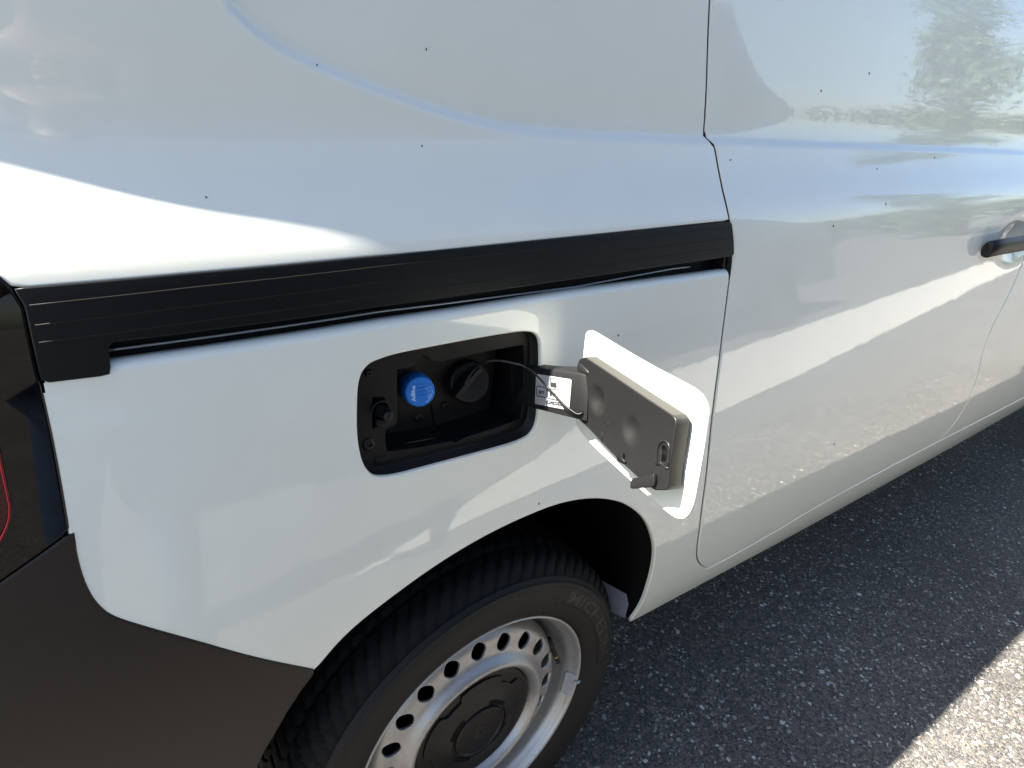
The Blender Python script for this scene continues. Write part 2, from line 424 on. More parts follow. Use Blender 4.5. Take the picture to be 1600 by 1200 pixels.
# upper side panel
up_bot = U([(14, 441), (30, 446), (300, 423), (560, 399), (900, 366), (1138, 342)])
ub = resample(up_bot, .01)
seam_up_all = np.vstack([seam_low[:0], [p for p in seam_low[::-1] if p[1] > ub[-1][1]+.001], seam_up[::-1], seam_top])
upper = np.vstack([[[-.80, 1.758], [-.80, 1.45], [-.72, 1.30], [-.615, 1.215]], U([(0, 428)]), ub, off(seam_up_all, -G2)])
upper = resample(upper, .01, closed=True)
obj('side_panel', panel_mesh(upper, [], SURF, .009, r=.0028, depth=.014, extra=CREASE_PTS), PAINT, van)

# sliding door
door = np.vstack([off(seam_top[::-1], G2), off(seam_up, G2), off(seam_low, G2), door_bot[door_bot[:, 0] < fseam[0][0]-.005], off(fseam, -G2), off(fseam_up, -G2)])
sliding_door = obj('sliding_door', panel_mesh(resample(door, .01, closed=True), [], SURF, .010, r=.0028, depth=.022, extra=CREASE_PTS), PAINT, van)
# front door
fd = np.vstack([off(fseam_up[::-1], G2), off(fseam[::-1], G2), door_bot[door_bot[:, 0] > fseam[0][0]+.005], [[FX, door_bot[-1][1]], [FX, 1.24], [1.72, 1.24], [fseam_up[1][0]+.02, 1.34], [fseam_up[1][0]+.0, 1.40]]])
obj('front_door', panel_mesh(resample(fd, .012, closed=True), [], SURF, .014, r=.0028, depth=.022), PAINT, van)
gl = np.array([[fseam_up[1][0]+.035, 1.345], [1.735, 1.246], [FX, 1.246], [2.70, 1.60], [2.50, 1.70], [fseam_up[2][0]+.04, 1.70]])
GLASS = mat('tinted_glass', (.006, .008, .009), .03, coat=1, coat_r=.0)
obj('front_door_window', panel_mesh(resample(gl, .02, closed=True), [], make_surf(S_base, .012), .03, r=.002, depth=.006), GLASS, van)

def gap_shade(pts, nm='gap_shade_strip'):  # added black tube, stands for the shade deep in the panel gaps
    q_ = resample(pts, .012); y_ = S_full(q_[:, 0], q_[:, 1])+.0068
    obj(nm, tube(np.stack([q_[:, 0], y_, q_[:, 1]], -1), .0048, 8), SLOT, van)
gap_shade(np.vstack([seam_top[::-1], seam_up, seam_low])); gap_shade(off(door_bot, 0, -.004)); gap_shade(np.vstack([fseam, fseam_up]))
# ------------------------------------------------------------------ body shell, roof, rear (close the van so that it shades the ground)
YC = .88
def mirror_y(y): return 2*YC-y
# roof: lofted over the width
V = []; Fc = []; xs = np.linspace(-.80, 2.60, 26); ts = np.linspace(0, 1, 33)
for x in xs:
    y0 = float(S_base(np.array([x]), np.array([1.758]))[0]); sh = .0
    for t in ts:
        y = y0+(mirror_y(y0)-y0)*t; e = 2*t-1
        z = 1.758+.085*(1-abs(e)**3.2)-.02*max(0, (-.55-x)/.25)**2-.03*max(0, (x-2.15)/.45)**2
        V.append((x, y, z))
nt_ = len(ts)
for i in range(len(xs)-1):
    for k in range(nt_-1): Fc.append((i*nt_+k, i*nt_+k+1, (i+1)*nt_+k+1, (i+1)*nt_+k))
obj('roof', mesh(V, Fc), PAINT, van)
# inner shell just behind the outer panels (near-black, the shade inside the gaps put into its colour), both sides and the rear end
V = []; Fc = []; zs = np.linspace(.36, 1.757, 40); xs = np.r_[np.linspace(-.79, -.33, 12), np.linspace(.40, 2.6, 20)]
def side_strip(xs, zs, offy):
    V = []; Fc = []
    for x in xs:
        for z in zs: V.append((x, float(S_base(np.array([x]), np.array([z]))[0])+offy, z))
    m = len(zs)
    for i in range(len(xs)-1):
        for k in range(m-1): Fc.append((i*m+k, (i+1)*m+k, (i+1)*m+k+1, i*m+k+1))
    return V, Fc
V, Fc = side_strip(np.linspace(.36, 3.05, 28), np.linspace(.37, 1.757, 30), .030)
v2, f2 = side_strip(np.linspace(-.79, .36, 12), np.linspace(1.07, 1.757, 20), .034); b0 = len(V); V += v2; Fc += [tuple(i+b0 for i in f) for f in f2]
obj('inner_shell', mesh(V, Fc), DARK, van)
V, Fc = side_strip(np.linspace(-.80, 3.07, 44), np.linspace(.30, 1.758, 40), 0); V = [(x, mirror_y(y), z) for x, y, z in V]
obj('far_side_panel', mesh(V, Fc), PAINT, van)
V = []; Fc = []; zs = np.linspace(.40, 1.758, 24); ts = np.linspace(0, 1, 16)
for z in zs:
    y0 = float(S_base(np.array([-.80]), np.array([z]))[0])
    for t in ts:
        y = y0+(mirror_y(y0)-y0)*t; V.append((-.80-.03*(1-(2*t-1)**4), y, z))
for i in range(len(zs)-1):
    for k in range(15): Fc.append((i*16+k, i*16+k+1, (i+1)*16+k+1, (i+1)*16+k))
obj('rear_door', mesh(V, Fc), PAINT, van)
# nose: bonnet and windscreen, simple but solid
V = []; Fc = []; ts = np.linspace(-1, 1, 17)
prof_x = [(x_+.45, z_) for x_, z_ in [(2.60, 1.252), (2.85, 1.19), (3.15, 1.10), (3.38, .98), (3.50, .80), (3.54, .60), (3.50, .36)]]
for x, z in prof_x:
    for t in ts: V.append((x-.10*t**4, YC+t*(.925-.05*max(0, x-3.65)), z-.03*t**4))
for i in range(len(prof_x)-1):
    for k in range(16): Fc.append((i*17+k, i*17+k+1, (i+1)*17+k+1, (i+1)*17+k))
obj('bonnet', mesh(V, Fc), PAINT, van)
for sgn, nm in ((-1, 'front_wing'), (1, 'front_wing')):
    V = []; Fc = []
    for x, z in prof_x:
        for q in np.linspace(0, 1, 6): V.append((x-.10, YC+sgn*(.925-.05*max(0, x-3.65)), .34+(z-.03-.34)*q))
    for i in range(len(prof_x)-1):
        for k in range(5): Fc.append((i*6+k, i*6+k+1, (i+1)*6+k+1, (i+1)*6+k))
    obj(nm, mesh(V, Fc), PAINT, van)
V = [(2.60, .16, 1.80), (2.60, 2*YC-.16, 1.80), (3.31, 2*YC-.05, 1.20), (3.31, .05, 1.20)]
obj('windscreen', mesh(V, [(0, 1, 2, 3)], False), GLASS, van)
bm = bmesh.new(); box(bm, (1.55, YC, .40), (4.4, 1.50, .10)); obj('floor_pan', bm_mesh(bm), DARK, van)

# ------------------------------------------------------------------ black rail trim
trim_top = U([(25, 452), (300, 428), (560, 404), (900, 371), (1141, 347)])
trim_low = U([(174, 531), (600, 475), (900, 433), (1145, 398)])
tr = np.vstack([U([(25, 452), (41, 477), (52, 530), (62, 575), (67, 595)]), U([(167, 583), (170, 580), (168, 565), (166, 545), (167, 537), (174, 531)]), trim_low[1:], U([(1144, 372)]), trim_top[::-1][:-1]])
trim = obj('door_rail_trim', panel_mesh(resample(tr, .006, closed=True), [], make_surf(S_base, -.002), .012, r=.0016, depth=.014), TRIM, van)
RIB = mat('trim_rib', (.011, .0105, .009), .6, spec=.15)
for pts in ([(45, 476), (300, 448), (600, 414.5), (1141, 354)], [(54, 507), (300, 477), (600, 438.5), (1143, 371)], [(60, 534), (300, 502), (600, 459.5), (1144, 385)]):
    q = resample(U(pts), .02); y = S_base(q[:, 0], q[:, 1])-.0018
    obj('rib', tube(np.stack([q[:, 0], y, q[:, 1]], -1), .0007, 6), RIB, trim)
# slot behind the trim and the metal rail edge inside it
q = resample(unproj([(163, 548), (600, 486), (900, 448), (1050, 420), (1078, 417)], S_base, .018), .012); y = S_base(q[:, 0], q[:, 1])+.018
obj('rail_edge', tube(np.stack([q[:, 0], y, q[:, 1]], -1), .0012, 8), METALLINE, van)
bm = bmesh.new(); box(bm, (te_r[0]-.006, te_r[0]*0+float(S_base(np.array([te_r[0]]), np.array([te_r[1]+.02]))[0])+.022, te_r[1]+.030), (.004, .030, .075)); obj('slot_end_shade', bm_mesh(bm), SLOT, van)  # added black plate, darkens the slot's end and hides the pale door flange
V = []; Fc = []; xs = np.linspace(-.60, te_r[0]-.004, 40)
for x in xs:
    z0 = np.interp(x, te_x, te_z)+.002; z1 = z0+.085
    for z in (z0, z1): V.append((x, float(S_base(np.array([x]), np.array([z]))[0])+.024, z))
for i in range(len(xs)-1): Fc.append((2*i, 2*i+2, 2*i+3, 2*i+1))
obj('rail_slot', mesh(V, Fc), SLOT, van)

# ------------------------------------------------------------------ tail lamp and rear bumper
lamp_edge = U([(0, 431), (16, 446), (24, 456), (40, 480), (50, 530), (60, 576), (66, 600), (84, 680), (99, 760), (110, 822)])
lamp_bot = U([(108, 829), (60, 864), (0, 906)])
e = lamp_bot[-1]-lamp_bot[0]; e /= abs(e[0])
lp = np.vstack([off(lamp_edge, -.0036), off(lamp_bot, -.0036), [lamp_bot[0]+e*.20], [[-.795, 1.28], [-.70, 1.24], [-.64, 1.195]]])
lamp = obj('tail_lamp', panel_mesh(resample(lp, .007, closed=True), [], make_surf(S_base, -.0012), .01, r=.003, depth=.02), LAMPBLK, van)
redpx = [(-10, 690), (-1, 730), (8, 772), (11, 792), (6, 818), (-10, 842)]
rq = U(redpx)
rp = np.vstack([catmull(rq, 5), [[rq[-1][0]-.10, rq[-1][1]-.02], [rq[0][0]-.10, rq[0][1]+.06], [rq[0][0]-.01, rq[0][1]+.05]]])
LGUIDE = mat('red_light_guide', (.09, .002, .006), .25, spec=.3)
obj('light_guide', tube([np.array([p_[0], float(S_base(np.array([p_[0]]), np.array([p_[1]]))[0])-.0045, p_[1]]) for p_ in catmull(U([(-6, 690), (2, 730), (11, 772), (14, 792), (10, 816), (-4, 845)]), 4)], .0012, 8), LGUIDE, lamp)
obj('red_lens', panel_mesh(resample(rp, .006, closed=True), [], make_surf(S_base, -.0035), .008, r=.003, depth=.006), LAMPRED, lamp)

bump_arch_px = [(490, 1049), (468, 1078), (442, 1118), (424, 1151), (411, 1172), (398, 1200)]
ba = U(bump_arch_px)
aw = []
for a in np.linspace(0, 1, 6)[1:]: aw.append([ba[-1][0]-.012*a, ba[-1][1]-(ba[-1][1]-.34)*a])
b_top = rear_edge[rear_edge[:, 1] < lamp_bot[0][1]-.006]
b_top = off(b_top, -.0012, -.0022)
bp = np.vstack([off(lamp_bot[::-1], .002, -.0035), b_top[1:], ba, aw, [[-.56, .30], [-.86, .30]], [[-.86, lamp_bot[0][1]-.20]], [lamp_bot[0]+e*.22+np.array([0, -.0035])]])
def S_bump(x, z): return S_base(x, z)-.0015+.10*np.maximum(0, .55-z)**2*0
obj('rear_bumper', panel_mesh(resample(bp, .008, closed=True), [], make_surf(S_bump), .012, r=.0025, depth=.02), BUMPER, van)

# ------------------------------------------------------------------ wheel arch
WC = np.array([0, 0, .326])
full_arch = np.vstack([aw[::-1], ba[::-1], arch])
full_arch = resample(full_arch, .012)
ya = S_base(full_arch[:, 0], full_arch[:, 1])
V = []; Fc = []; lay = [(-.005, 1.006), (.012, 1.008), (.03, 1.012), (.10, 1.06), (.42, 1.07)]
for (x, z), y in zip(full_arch, ya):
    for dy, s in lay: V.append((x*s, y+.012+dy, .326+(z-.326)*s))
m = len(lay)
for i in range(len(full_arch)-1):
    for k in range(m-1): Fc.append((i*m+k, i*m+k+1, (i+1)*m+k+1, (i+1)*m+k))
obj('wheel_arch_liner', mesh(V, Fc), DARK, van)
bm = bmesh.new(); box(bm, (0, .33, .62), (.95, .02, .62)); obj('inner_arch_wall', bm_mesh(bm), DARK, van)
# dark return flange of the bumper along the arch
fl = resample(U([(573, 964), (530, 1004), (492, 1047), (468, 1078), (442, 1118), (424, 1151)]), .008)
V = []; Fc = []
for i, (x, z) in enumerate(fl):
    y = float(S_base(np.array([x]), np.array([z]))[0]); t = i/(len(fl)-1)
    d = np.array([x, 0, z-.326]); d /= np.linalg.norm(d); wdt = .002+.020*min(1, t*1.6)
    for q in (0, .25, 1): V.append(np.array([x, y+.003+.003*q, z])+np.array([0, wdt*.45*q, 0])-d*wdt*.85*q)
for i in range(len(fl)-1):
    for k in range(2): Fc.append((i*3+k, i*3+k+1, (i+1)*3+k+1, (i+1)*3+k))
obj('arch_flange', mesh(V, Fc), mat('arch_flange_plastic', (.022, .024, .032), .5), van)
# painted inner end of the sill seen behind the lip
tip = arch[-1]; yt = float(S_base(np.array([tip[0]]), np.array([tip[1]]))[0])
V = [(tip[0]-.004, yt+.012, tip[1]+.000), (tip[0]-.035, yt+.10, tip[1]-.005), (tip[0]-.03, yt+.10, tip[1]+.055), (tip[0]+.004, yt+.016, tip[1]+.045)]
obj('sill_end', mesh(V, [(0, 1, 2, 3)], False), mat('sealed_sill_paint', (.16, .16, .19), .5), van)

# ------------------------------------------------------------------ rear wheel
wheel = empty('rear_wheel', tuple(WC), van)
W0 = np.array([0, 0, 0])
def spin(profile, seg=160): return lathe(profile, (0, 0, 0), (0, 1, 0), seg, close_end=False)
sw = catmull([(.2195, .006), (.224, -.001), (.232, -.0055), (.245, -.0095), (.260, -.0115), (.276, -.0105), (.286, -.008), (.2885, -.0085), (.2905, -.0055), (.293, -.003), (.2955, -.0005)], 4)
prof = [tuple(p) for p in sw]
obj('tyre_sidewall', spin(prof, 200), RUBBER, wheel)
# tread with curved cross grooves
nth, ny = 900, 46; ys = np.linspace(0, .185, ny); V = np.zeros((nth, ny, 3)); th = np.linspace(0, 2*np.pi, nth, endpoint=False)
TH, YY = np.meshgrid(th, ys, indexing='ij'); t = YY/.185
crown = .3225-.006*((t-.5)*2)**2; sh = np.clip((.20-np.minimum(t, 1-t))/.20, 0, 1); rad = crown-.0245*sh**2.3
pitch = 2*np.pi/76
ph = (TH+.10*np.sin(np.pi*np.clip(t, 0, 1))*1.2+.16*t)/pitch
g = np.abs((ph % 1)-.5); lat = np.clip((.13-g)/.05, 0, 1)*np.clip(t/.03, 0, 1)
ph2 = (TH+.10*np.sin(np.pi*t)*1.2+.16*t)/(pitch/2); g2 = np.abs((ph2 % 1)-.5); sip = np.clip((.07-g2)/.04, 0, 1)*np.clip((t-.02)/.03, 0, 1)*(t < .24)
cir = np.zeros_like(t)
for c0 in (.30, .5, .70): cir = np.maximum(cir, np.clip((.028-np.abs(t-c0))/.010, 0, 1))
rad = rad-.0055*np.maximum(np.maximum(lat*.8, sip*.35), cir)
V[..., 0] = rad*np.cos(TH); V[..., 1] = YY; V[..., 2] = rad*np.sin(TH)
idx = np.arange(nth*ny).reshape(nth, ny); nx_ = np.roll(idx, -1, 0)
Fq = np.stack([idx[:, :-1], idx[:, 1:], nx_[:, 1:], nx_[:, :-1]], -1).reshape(-1, 4)
obj('tyre_tread', mesh(V.reshape(-1, 3), Fq), TREADM, wheel)
# sidewall height for lettering
_swr = np.array(sorted(prof)); ysw = lambda r_: np.interp(r_, _swr[:, 0], _swr[:, 1])
def arc_text(s, r0, h, a0, a1, lift=.0006, flip=False):
    v, f = text_geo(s); u0, u1 = v[:, 0].min(), v[:, 0].max()
    ang = np.radians(a0+(a1-a0)*(v[:, 0]-u0)/(u1-u0)); rr = r0+h*(v[:, 1]+.5)
    P = np.stack([rr*np.cos(ang), ysw(rr)-lift, rr*np.sin(ang)], -1)
    return mesh(P, f, False)
obj('lettering', arc_text('MICHELIN', .2555, .0215, 58, 8), LETTER, wheel)
fr = []
for a in np.linspace(64, 5, 60): fr.append((.2515, a))
path = lambda rr, a: np.array([rr*math.cos(R(a)), float(ysw(rr))-.0004, rr*math.sin(R(a))])
ring = [path(.2515, a) for a in np.linspace(64, 5, 60)]+[path(q, 4.2) for q in np.linspace(.254, .279, 6)]+[path(.2815, a) for a in np.linspace(5, 66, 60)]
obj('lettering_border', tube(ring, .0006, 6), RUBBER, wheel)
for a in (140, 128, 116, 103, 84, 74, 66): obj('mould_mark', tube([path(.2255, a), path(.232, a)], .0004, 5), DARK, wheel)
# steel rim: outer barrel
rimp = catmull([(.2175, .010), (.2210, .0045), (.2215, .0005), (.2195, -.0012), (.2165, .0002), (.2145, .004), (.2125, .010), (.2085, .016), (.2055, .024), (.2045, .034), (.2020, .044), (.1975, .052), (.193, .062), (.190, .075), (.188, .10)], 3)
rim = obj('rim', spin([tuple(p) for p in rimp], 160), STEEL, wheel)
DP = np.array([(.100, .030), (.108, .026), (.1145, .018), (.118, .0095), (.122, .0035), (.127, .0010), (.132, .0030), (.137, .0085), (.142, .0145), (.148, .0178), (.161, .0200), (.172, .0230), (.179, .0290), (.184, .038), (.188, .052)])
_dr = np.linspace(.100, .188, 200); _dy = pchip(DP[:, 0], DP[:, 1])(_dr)
for _ in range(10): _dy[1:-1] = .25*_dy[:-2]+.5*_dy[1:-1]+.25*_dy[2:]
dfun = pchip(_dr, _dy)
def S_disc(x, z): return dfun(np.hypot(x, z))
circ = lambda r_, n=200, c=(0, 0): np.array([[c[0]+r_*math.cos(2*math.pi*k/n), c[1]+r_*math.sin(2*math.pi*k/n)] for k in range(n)])
holes = [circ(.0158, 28, (.161*math.cos(R(110.6+18*k)), .161*math.sin(R(110.6+18*k)))) for k in range(20)]
obj('wheel_disc', panel_mesh(circ(.1872), [circ(.1015, 120)]+holes, make_surf(S_disc), .005, r=.0018, depth=.003), STEEL, wheel)
obj('wheel_back', lathe([(.187, .085), (.10, .085), (.02, .085)], (0, 0, 0), (0, 1, 0), 48), DARK, wheel)
# hub cap
hub = obj('hub_cap', lathe([tuple(p) for p in catmull([(.1135, .030), (.1125, .017), (.109, .0135), (.095, .0125), (.080, .0110), (.065, .0075), (.054, .0045), (.050, .0042), (.001, .0042)], 3)], (0, 0, 0), (0, 1, 0), 96, close_end=False), HUBCAP, wheel)
# raised stepped plate with five notches
pl = []
for k in range(5):
    a0 = 72*k+18
    for da, rr in ((-34, .088), (-26, .088), (-23, .100), (-12, .102), (0, .1025), (12, .102), (23, .100), (26, .088), (34, .088)):
        pl.append((rr*math.cos(R(a0+da)), rr*math.sin(R(a0+da))))
_cp = lambda x, z: np.interp(np.hypot(x, z), [.05, .054, .065, .080, .095, .109], [.0042, .0045, .0075, .0110, .0125, .0135])-.0035
obj('raised_plate', panel_mesh(resample(np.array(pl), .004, closed=True), [circ(.0545, 80)], make_surf(_cp), .008, r=.0009, depth=.0045), HUBCAP, hub)
for k in range(4):
    a0 = 45+90*k+12
    o_ = [(.0535*math.cos(R(a)), .0535*math.sin(R(a))) for a in np.linspace(a0-20, a0+20, 14)]+[(.0605*math.cos(R(a)), .0605*math.sin(R(a))) for a in np.linspace(a0+20, a0-20, 14)]
    obj('slot', panel_mesh(resample(np.array(o_), .002, closed=True), [], make_surf(lambda x, z: _cp(x, z)-.0006), .004, r=None), DARK, hub)
emb = lathe([tuple(p) for p in [(.0485, .006), (.0485, .0015), (.0475, -.0005), (.0455, -.0012), (.0440, -.0006), (.0430, .0012), (.020, .0006), (.0005, .0004)]], (0, 0, 0), (0, 1, 0), 72, close_end=False)
emblem = obj('emblem_disc', emb, HUBCAP, hub)
def rhomb(cx, cz, w_, h_): return [(cx, cz+h_), (cx+w_, cz), (cx, cz-h_), (cx-w_, cz)]
rot_e = R(28)
def rotp(P): return np.array([[x*math.cos(rot_e)-z*math.sin(rot_e), x*math.sin(rot_e)+z*math.cos(rot_e)] for x, z in P])
flat = lambda y: make_surf(lambda x, z: np.full_like(x, y))
for s0, s1 in ((1.0, .74), (.58, .36)):
    obj('diamond_logo', panel_mesh(resample(rotp(rhomb(0, 0, .0145*s0, .021*s0)), .003, closed=True), [resample(rotp(rhomb(.0006, 0, .0145*s1, .021*s1)), .003, closed=True)], flat(-.0006), .01, r=.0005, depth=.001), LETTER, emblem)
# valve and balance weight
a, b = np.array([.163, .036, .086]), np.array([.176, .018, .046])
obj('valve_stem', tube([a+(b-a)*q for q in (0, .3, .35, .8, .82)], [.0058, .0052, .0042, .0040, .0036], 14), RUBBER, wheel)
obj('valve_tip', tube([a+(b-a)*.80, a+(b-a)*.90], [.0034, .0034], 12), BRASS, wheel)
obj('valve_cap', tube([a+(b-a)*.90, a+(b-a)*.93, a+(b-a)*1.1, a+(b-a)*1.14], [.0035, .0042, .0040, .0030], 12), RUBBER, wheel)
wl = []
for an in np.linspace(-12, 0.5, 9): wl.append([(q*math.cos(R(an)), q*math.sin(R(an))) for q in (.2035, .2135)])
wo = np.array([p[1] for p in wl]+[p[0] for p in wl[::-1]])
obj('balance_weight', panel_mesh(resample(wo, .003, closed=True), [], make_surf(lambda x, z: np.interp(np.hypot(x, z), [.2, .206, .210, .2135, .218], [.016, .014, .0065, .001, -.003])), .003, r=.0012, depth=.003), GREYW, wheel)
an = -3.5
obj('weight_clip', tube([np.array([q*math.cos(R(an)), y_, q*math.sin(R(an))]) for q, y_ in ((.2125, .002), (.2165, -.0018), (.2205, -.0028), (.2235, -.001))], .0032, 8), GREYW, wheel)
obj('brake_drum', lathe([(.115, .10), (.115, .20)], (0, 0, 0), (0, 1, 0), 40), DARK, wheel)
# the other wheels (simple, same tyre and rim)
def wheel_copy(loc, flip):
    w2 = empty('front_wheel' if loc[0] > 1 else 'rear_wheel', loc, van)
    for ch in list(wheel.children):
        if ch.name.split('.')[0] in ('tyre_sidewall', 'tyre_tread', 'rim', 'wheel_disc', 'wheel_back', 'hub_cap'):
            c = ch.copy(); COL.objects.link(c); c.parent = w2
    if flip: w2.rotation_euler = (0, 0, math.pi)
wheel_copy((3.45, .02, .326), False)
wheel_copy((0, 2*YC, .326), True); wheel_copy((3.45, 2*YC, .326), True)

# ------------------------------------------------------------------ fuel filler recess
rec = empty('fuel_recess', (0, 0, 0), van)
fo = fuel_open if area2(fuel_open) > 0 else fuel_open[::-1]
Df = loop_dirs(fo)
def on_S(q, o_): q = np.atleast_2d(q); return np.stack([q[:, 0], S_base(q[:, 0], q[:, 1])+o_, q[:, 1]], -1)
rings = [on_S(fo+Df*.0015, .0050), on_S(fo-Df*.0012, .0052), on_S(fo-Df*.0022, .0075), on_S(fo-Df*.0048, .0165), on_S(fo-Df*.0060, .0180)]
n = len(fo); V = np.vstack(rings); Fc = []
for k in range(len(rings)-1):
    for i in range(n): j = (i+1) % n; Fc.append((k*n+i, k*n+j, (k+1)*n+j, (k+1)*n+i))
obj('bezel_wall', mesh(V, Fc), LINER, rec)
OFF = .018
def U_off(pts, o_): return unproj(Z2(pts), S_base, o_)
inner_px = [(340, 410), (440, 395), (468, 368), (492, 330), (518, 315), (545, 325), (572, 350), (612, 360), (700, 345), (950, 292), (1195, 246), (1203, 330), (1197, 560), (1190, 660), (1180, 748), (1000, 815), (800, 880), (765, 898), (740, 915), (705, 905), (500, 945), (275, 975), (265, 930), (258, 826), (340, 778)]
inner = U_off(inner_px, OFF); innr = resample(inner, .003, closed=True)
latch_px = [(175, 600), (262, 598), (275, 640), (310, 700), (318, 765), (270, 800), (215, 800), (196, 815), (175, 820)]
latch_hole = resample(U_off(latch_px, OFF), .002, closed=True)
obj('recess_frame', panel_mesh(resample(fo-Df*.0058, .004, closed=True), [innr, latch_hole], make_surf(S_base, OFF), .008, r=.0012, depth=.001, hole_depth=.016), LINER, rec)
# pocket walls and back
ic = innr if area2(innr) > 0 else innr[::-1]; Di = loop_dirs(ic); n = len(ic)
rings = [on_S(ic, OFF+.016), on_S(ic+Di*.001, OFF+.03), on_S(ic-Di*.002, .115)]
V = np.vstack(rings); Fc = []
for k in range(2):
    for i in range(n): j = (i+1) % n; Fc.append((k*n+i, k*n+j, (k+1)*n+j, (k+1)*n+i))
obj('pocket_wall', mesh(V, Fc), LINER, rec)
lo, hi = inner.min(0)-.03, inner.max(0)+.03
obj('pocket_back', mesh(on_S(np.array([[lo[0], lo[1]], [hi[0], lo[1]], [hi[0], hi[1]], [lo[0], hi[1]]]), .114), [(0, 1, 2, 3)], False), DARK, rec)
bp_px = [(225, 380), (520, 250), (1010, 215), (985, 480), (948, 704), (760, 745), (606, 790), (585, 832), (250, 868), (215, 700)]
obj('cap_plate', panel_mesh(resample(U_off(bp_px, .062), .004, closed=True), [], make_surf(S_base, .062), .01, r=.002, depth=.02), LINER, rec)
# raised seam step on the plate
sp = resample(U_off([(575, 650), (600, 790)], .0615), .004)
obj('plate_step', tube(on_S(sp, .0610), .0012, 6), LINER, rec)
def frame_of(axis):
    a = np.array(axis, float); a /= np.linalg.norm(a); e1 = np.cross([0, 0, 1.0], a); e1 /= np.linalg.norm(e1); return a, e1, np.cross(a, e1)
def P3o(q2, o_): return P3(Z2([q2])[0], o_)
def round_thing(name, q2, o_, prof, axis, m, par, seg=40): return obj(name, lathe(prof, P3o(q2, o_), axis, seg, close_end=True), m, par)
# blue cap: fluted body, flat face with print
cF = P3o((500, 568), .030); axb = np.array([-.30, -.92, .22]); ab, b1, b2 = frame_of(axb)
RB = .0160
V = []; Fc = []; seg = 96; pr = [(RB*1.16, -.026), (RB*1.16, -.010), (RB*1.13, -.008), (RB*1.08, -.0022), (RB*1.05, -.0006), (RB*1.0, 0), (.0001, 0)]
for r_, h_ in pr:
    for k in range(seg):
        t = 2*math.pi*k/seg; f = 1+(.022 if (k//3) % 2 and h_ > -.0095 and -.001 > h_ else 0)
        V.append(cF+ab*h_+r_*f*(math.cos(t)*b1+math.sin(t)*b2))
for i in range(len(pr)-1):
    for k in range(seg): q = (k+1) % seg; Fc.append((i*seg+k, i*seg+q, (i+1)*seg+q, (i+1)*seg+k))
bm = bmesh.new(); vs = [bm.verts.new(tuple(v)) for v in V]
for f in Fc: bm.faces.new([vs[i] for i in f])
bluecap = obj('additive_cap', bm_mesh(bm), CAPBLUE, rec)
def on_cap(u, v, lift=.0003): return cF+ab*lift+u*b1+v*b2
# orientation on the cap: photo "up" and "right"
pr_ = c_r-(c_r @ ab)*ab; pr_ /= np.linalg.norm(pr_); pu_ = np.cross(ab, pr_)
if pu_ @ c_u < 0: pu_ = -pu_
def cap_xy(x, y, lift=.0003): return cF+ab*lift+x*pr_+y*pu_
v, f = text_geo('AdBlue'); k = .0046
P = [cap_xy(-.0085-vy*k+.0012*(vx/2.2)**2, vx*k*.98-.001) for vx, vy in v]
obj('cap_lettering', mesh(P, f, False), INKBLUE, bluecap)
for i in range(4):
    x0, y0 = .001, .0085-i*.0042
    q = [cap_xy(x0-.0045, y0), cap_xy(x0+.0060, y0+.001), cap_xy(x0+.0060, y0-.0012), cap_xy(x0-.0045, y0-.0020)]
    obj('grip_rib', prism(q, -ab*.0005+ab*.0014, .0003, 1), CAPBLUE, bluecap)
tri = [cap_xy(.0062, .0040), cap_xy(.0135, .0058), cap_xy(.0105, -.0012), cap_xy(.0062, .0040)]
obj('warning_triangle', tube(tri, .00028, 5), INKBLUE, bluecap)
for yy in (-.004, -.0058, -.0076): obj('print_line', tube([cap_xy(.0085, yy), cap_xy(.0125, yy+.0006)], .00025, 5), INKBLUE, bluecap)
arcp = [cap_xy(.0138*math.cos(R(a)), .0138*math.sin(R(a))) for a in np.linspace(-65, 10, 20)]
obj('print_line', tube(arcp, .00025, 5), INKBLUE, bluecap)
# black fuel cap with a grip bar
cB = P3o((838, 505), .044); abk, k1, k2 = frame_of((-.22, -.93, .26))
fcap = obj('fuel_cap', lathe([(.0265, -.016), (.0270, -.004), (.0255, -.0012), (.0235, 0), (.0210, -.0008), (.0005, -.0012)], cB, abk, 56, close_end=False), CAPBLACK, rec)
p0 = P3o((745, 600), .030); p1 = P3o((905, 418), .034)
mid = [p0+(p1-p0)*t for t in np.linspace(-.02, 1.02, 9)]
ud = (p1-p0)/np.linalg.norm(p1-p0); sd = np.cross(abk, ud); sd /= np.linalg.norm(sd)
V = []; Fc = []
for i, c0 in enumerate(mid):
    ww = .0048*(1-.25*abs(i-4)/4); hh = -.003-.002*abs(i-4)/4
    for s_, h_ in ((-1.6, -.014), (-1.0, -.004), (-.55, 0), (.55, 0), (1.0, -.004), (1.6, -.014)): V.append(c0+sd*ww*s_+abk*(h_+hh*0))
for i in range(8):
    for q in range(5): Fc.append((i*6+q, i*6+q+1, i*6+7+q, i*6+6+q))
Fc.append(tuple(range(6))); Fc.append(tuple(48+q for q in range(6)))
bm = bmesh.new(); vs = [bm.verts.new(tuple(v)) for v in V]
for f in Fc: bm.faces.new([vs[i] for i in f])
obj('grip_bar', bm_mesh(bm), CAPBLACK, fcap)
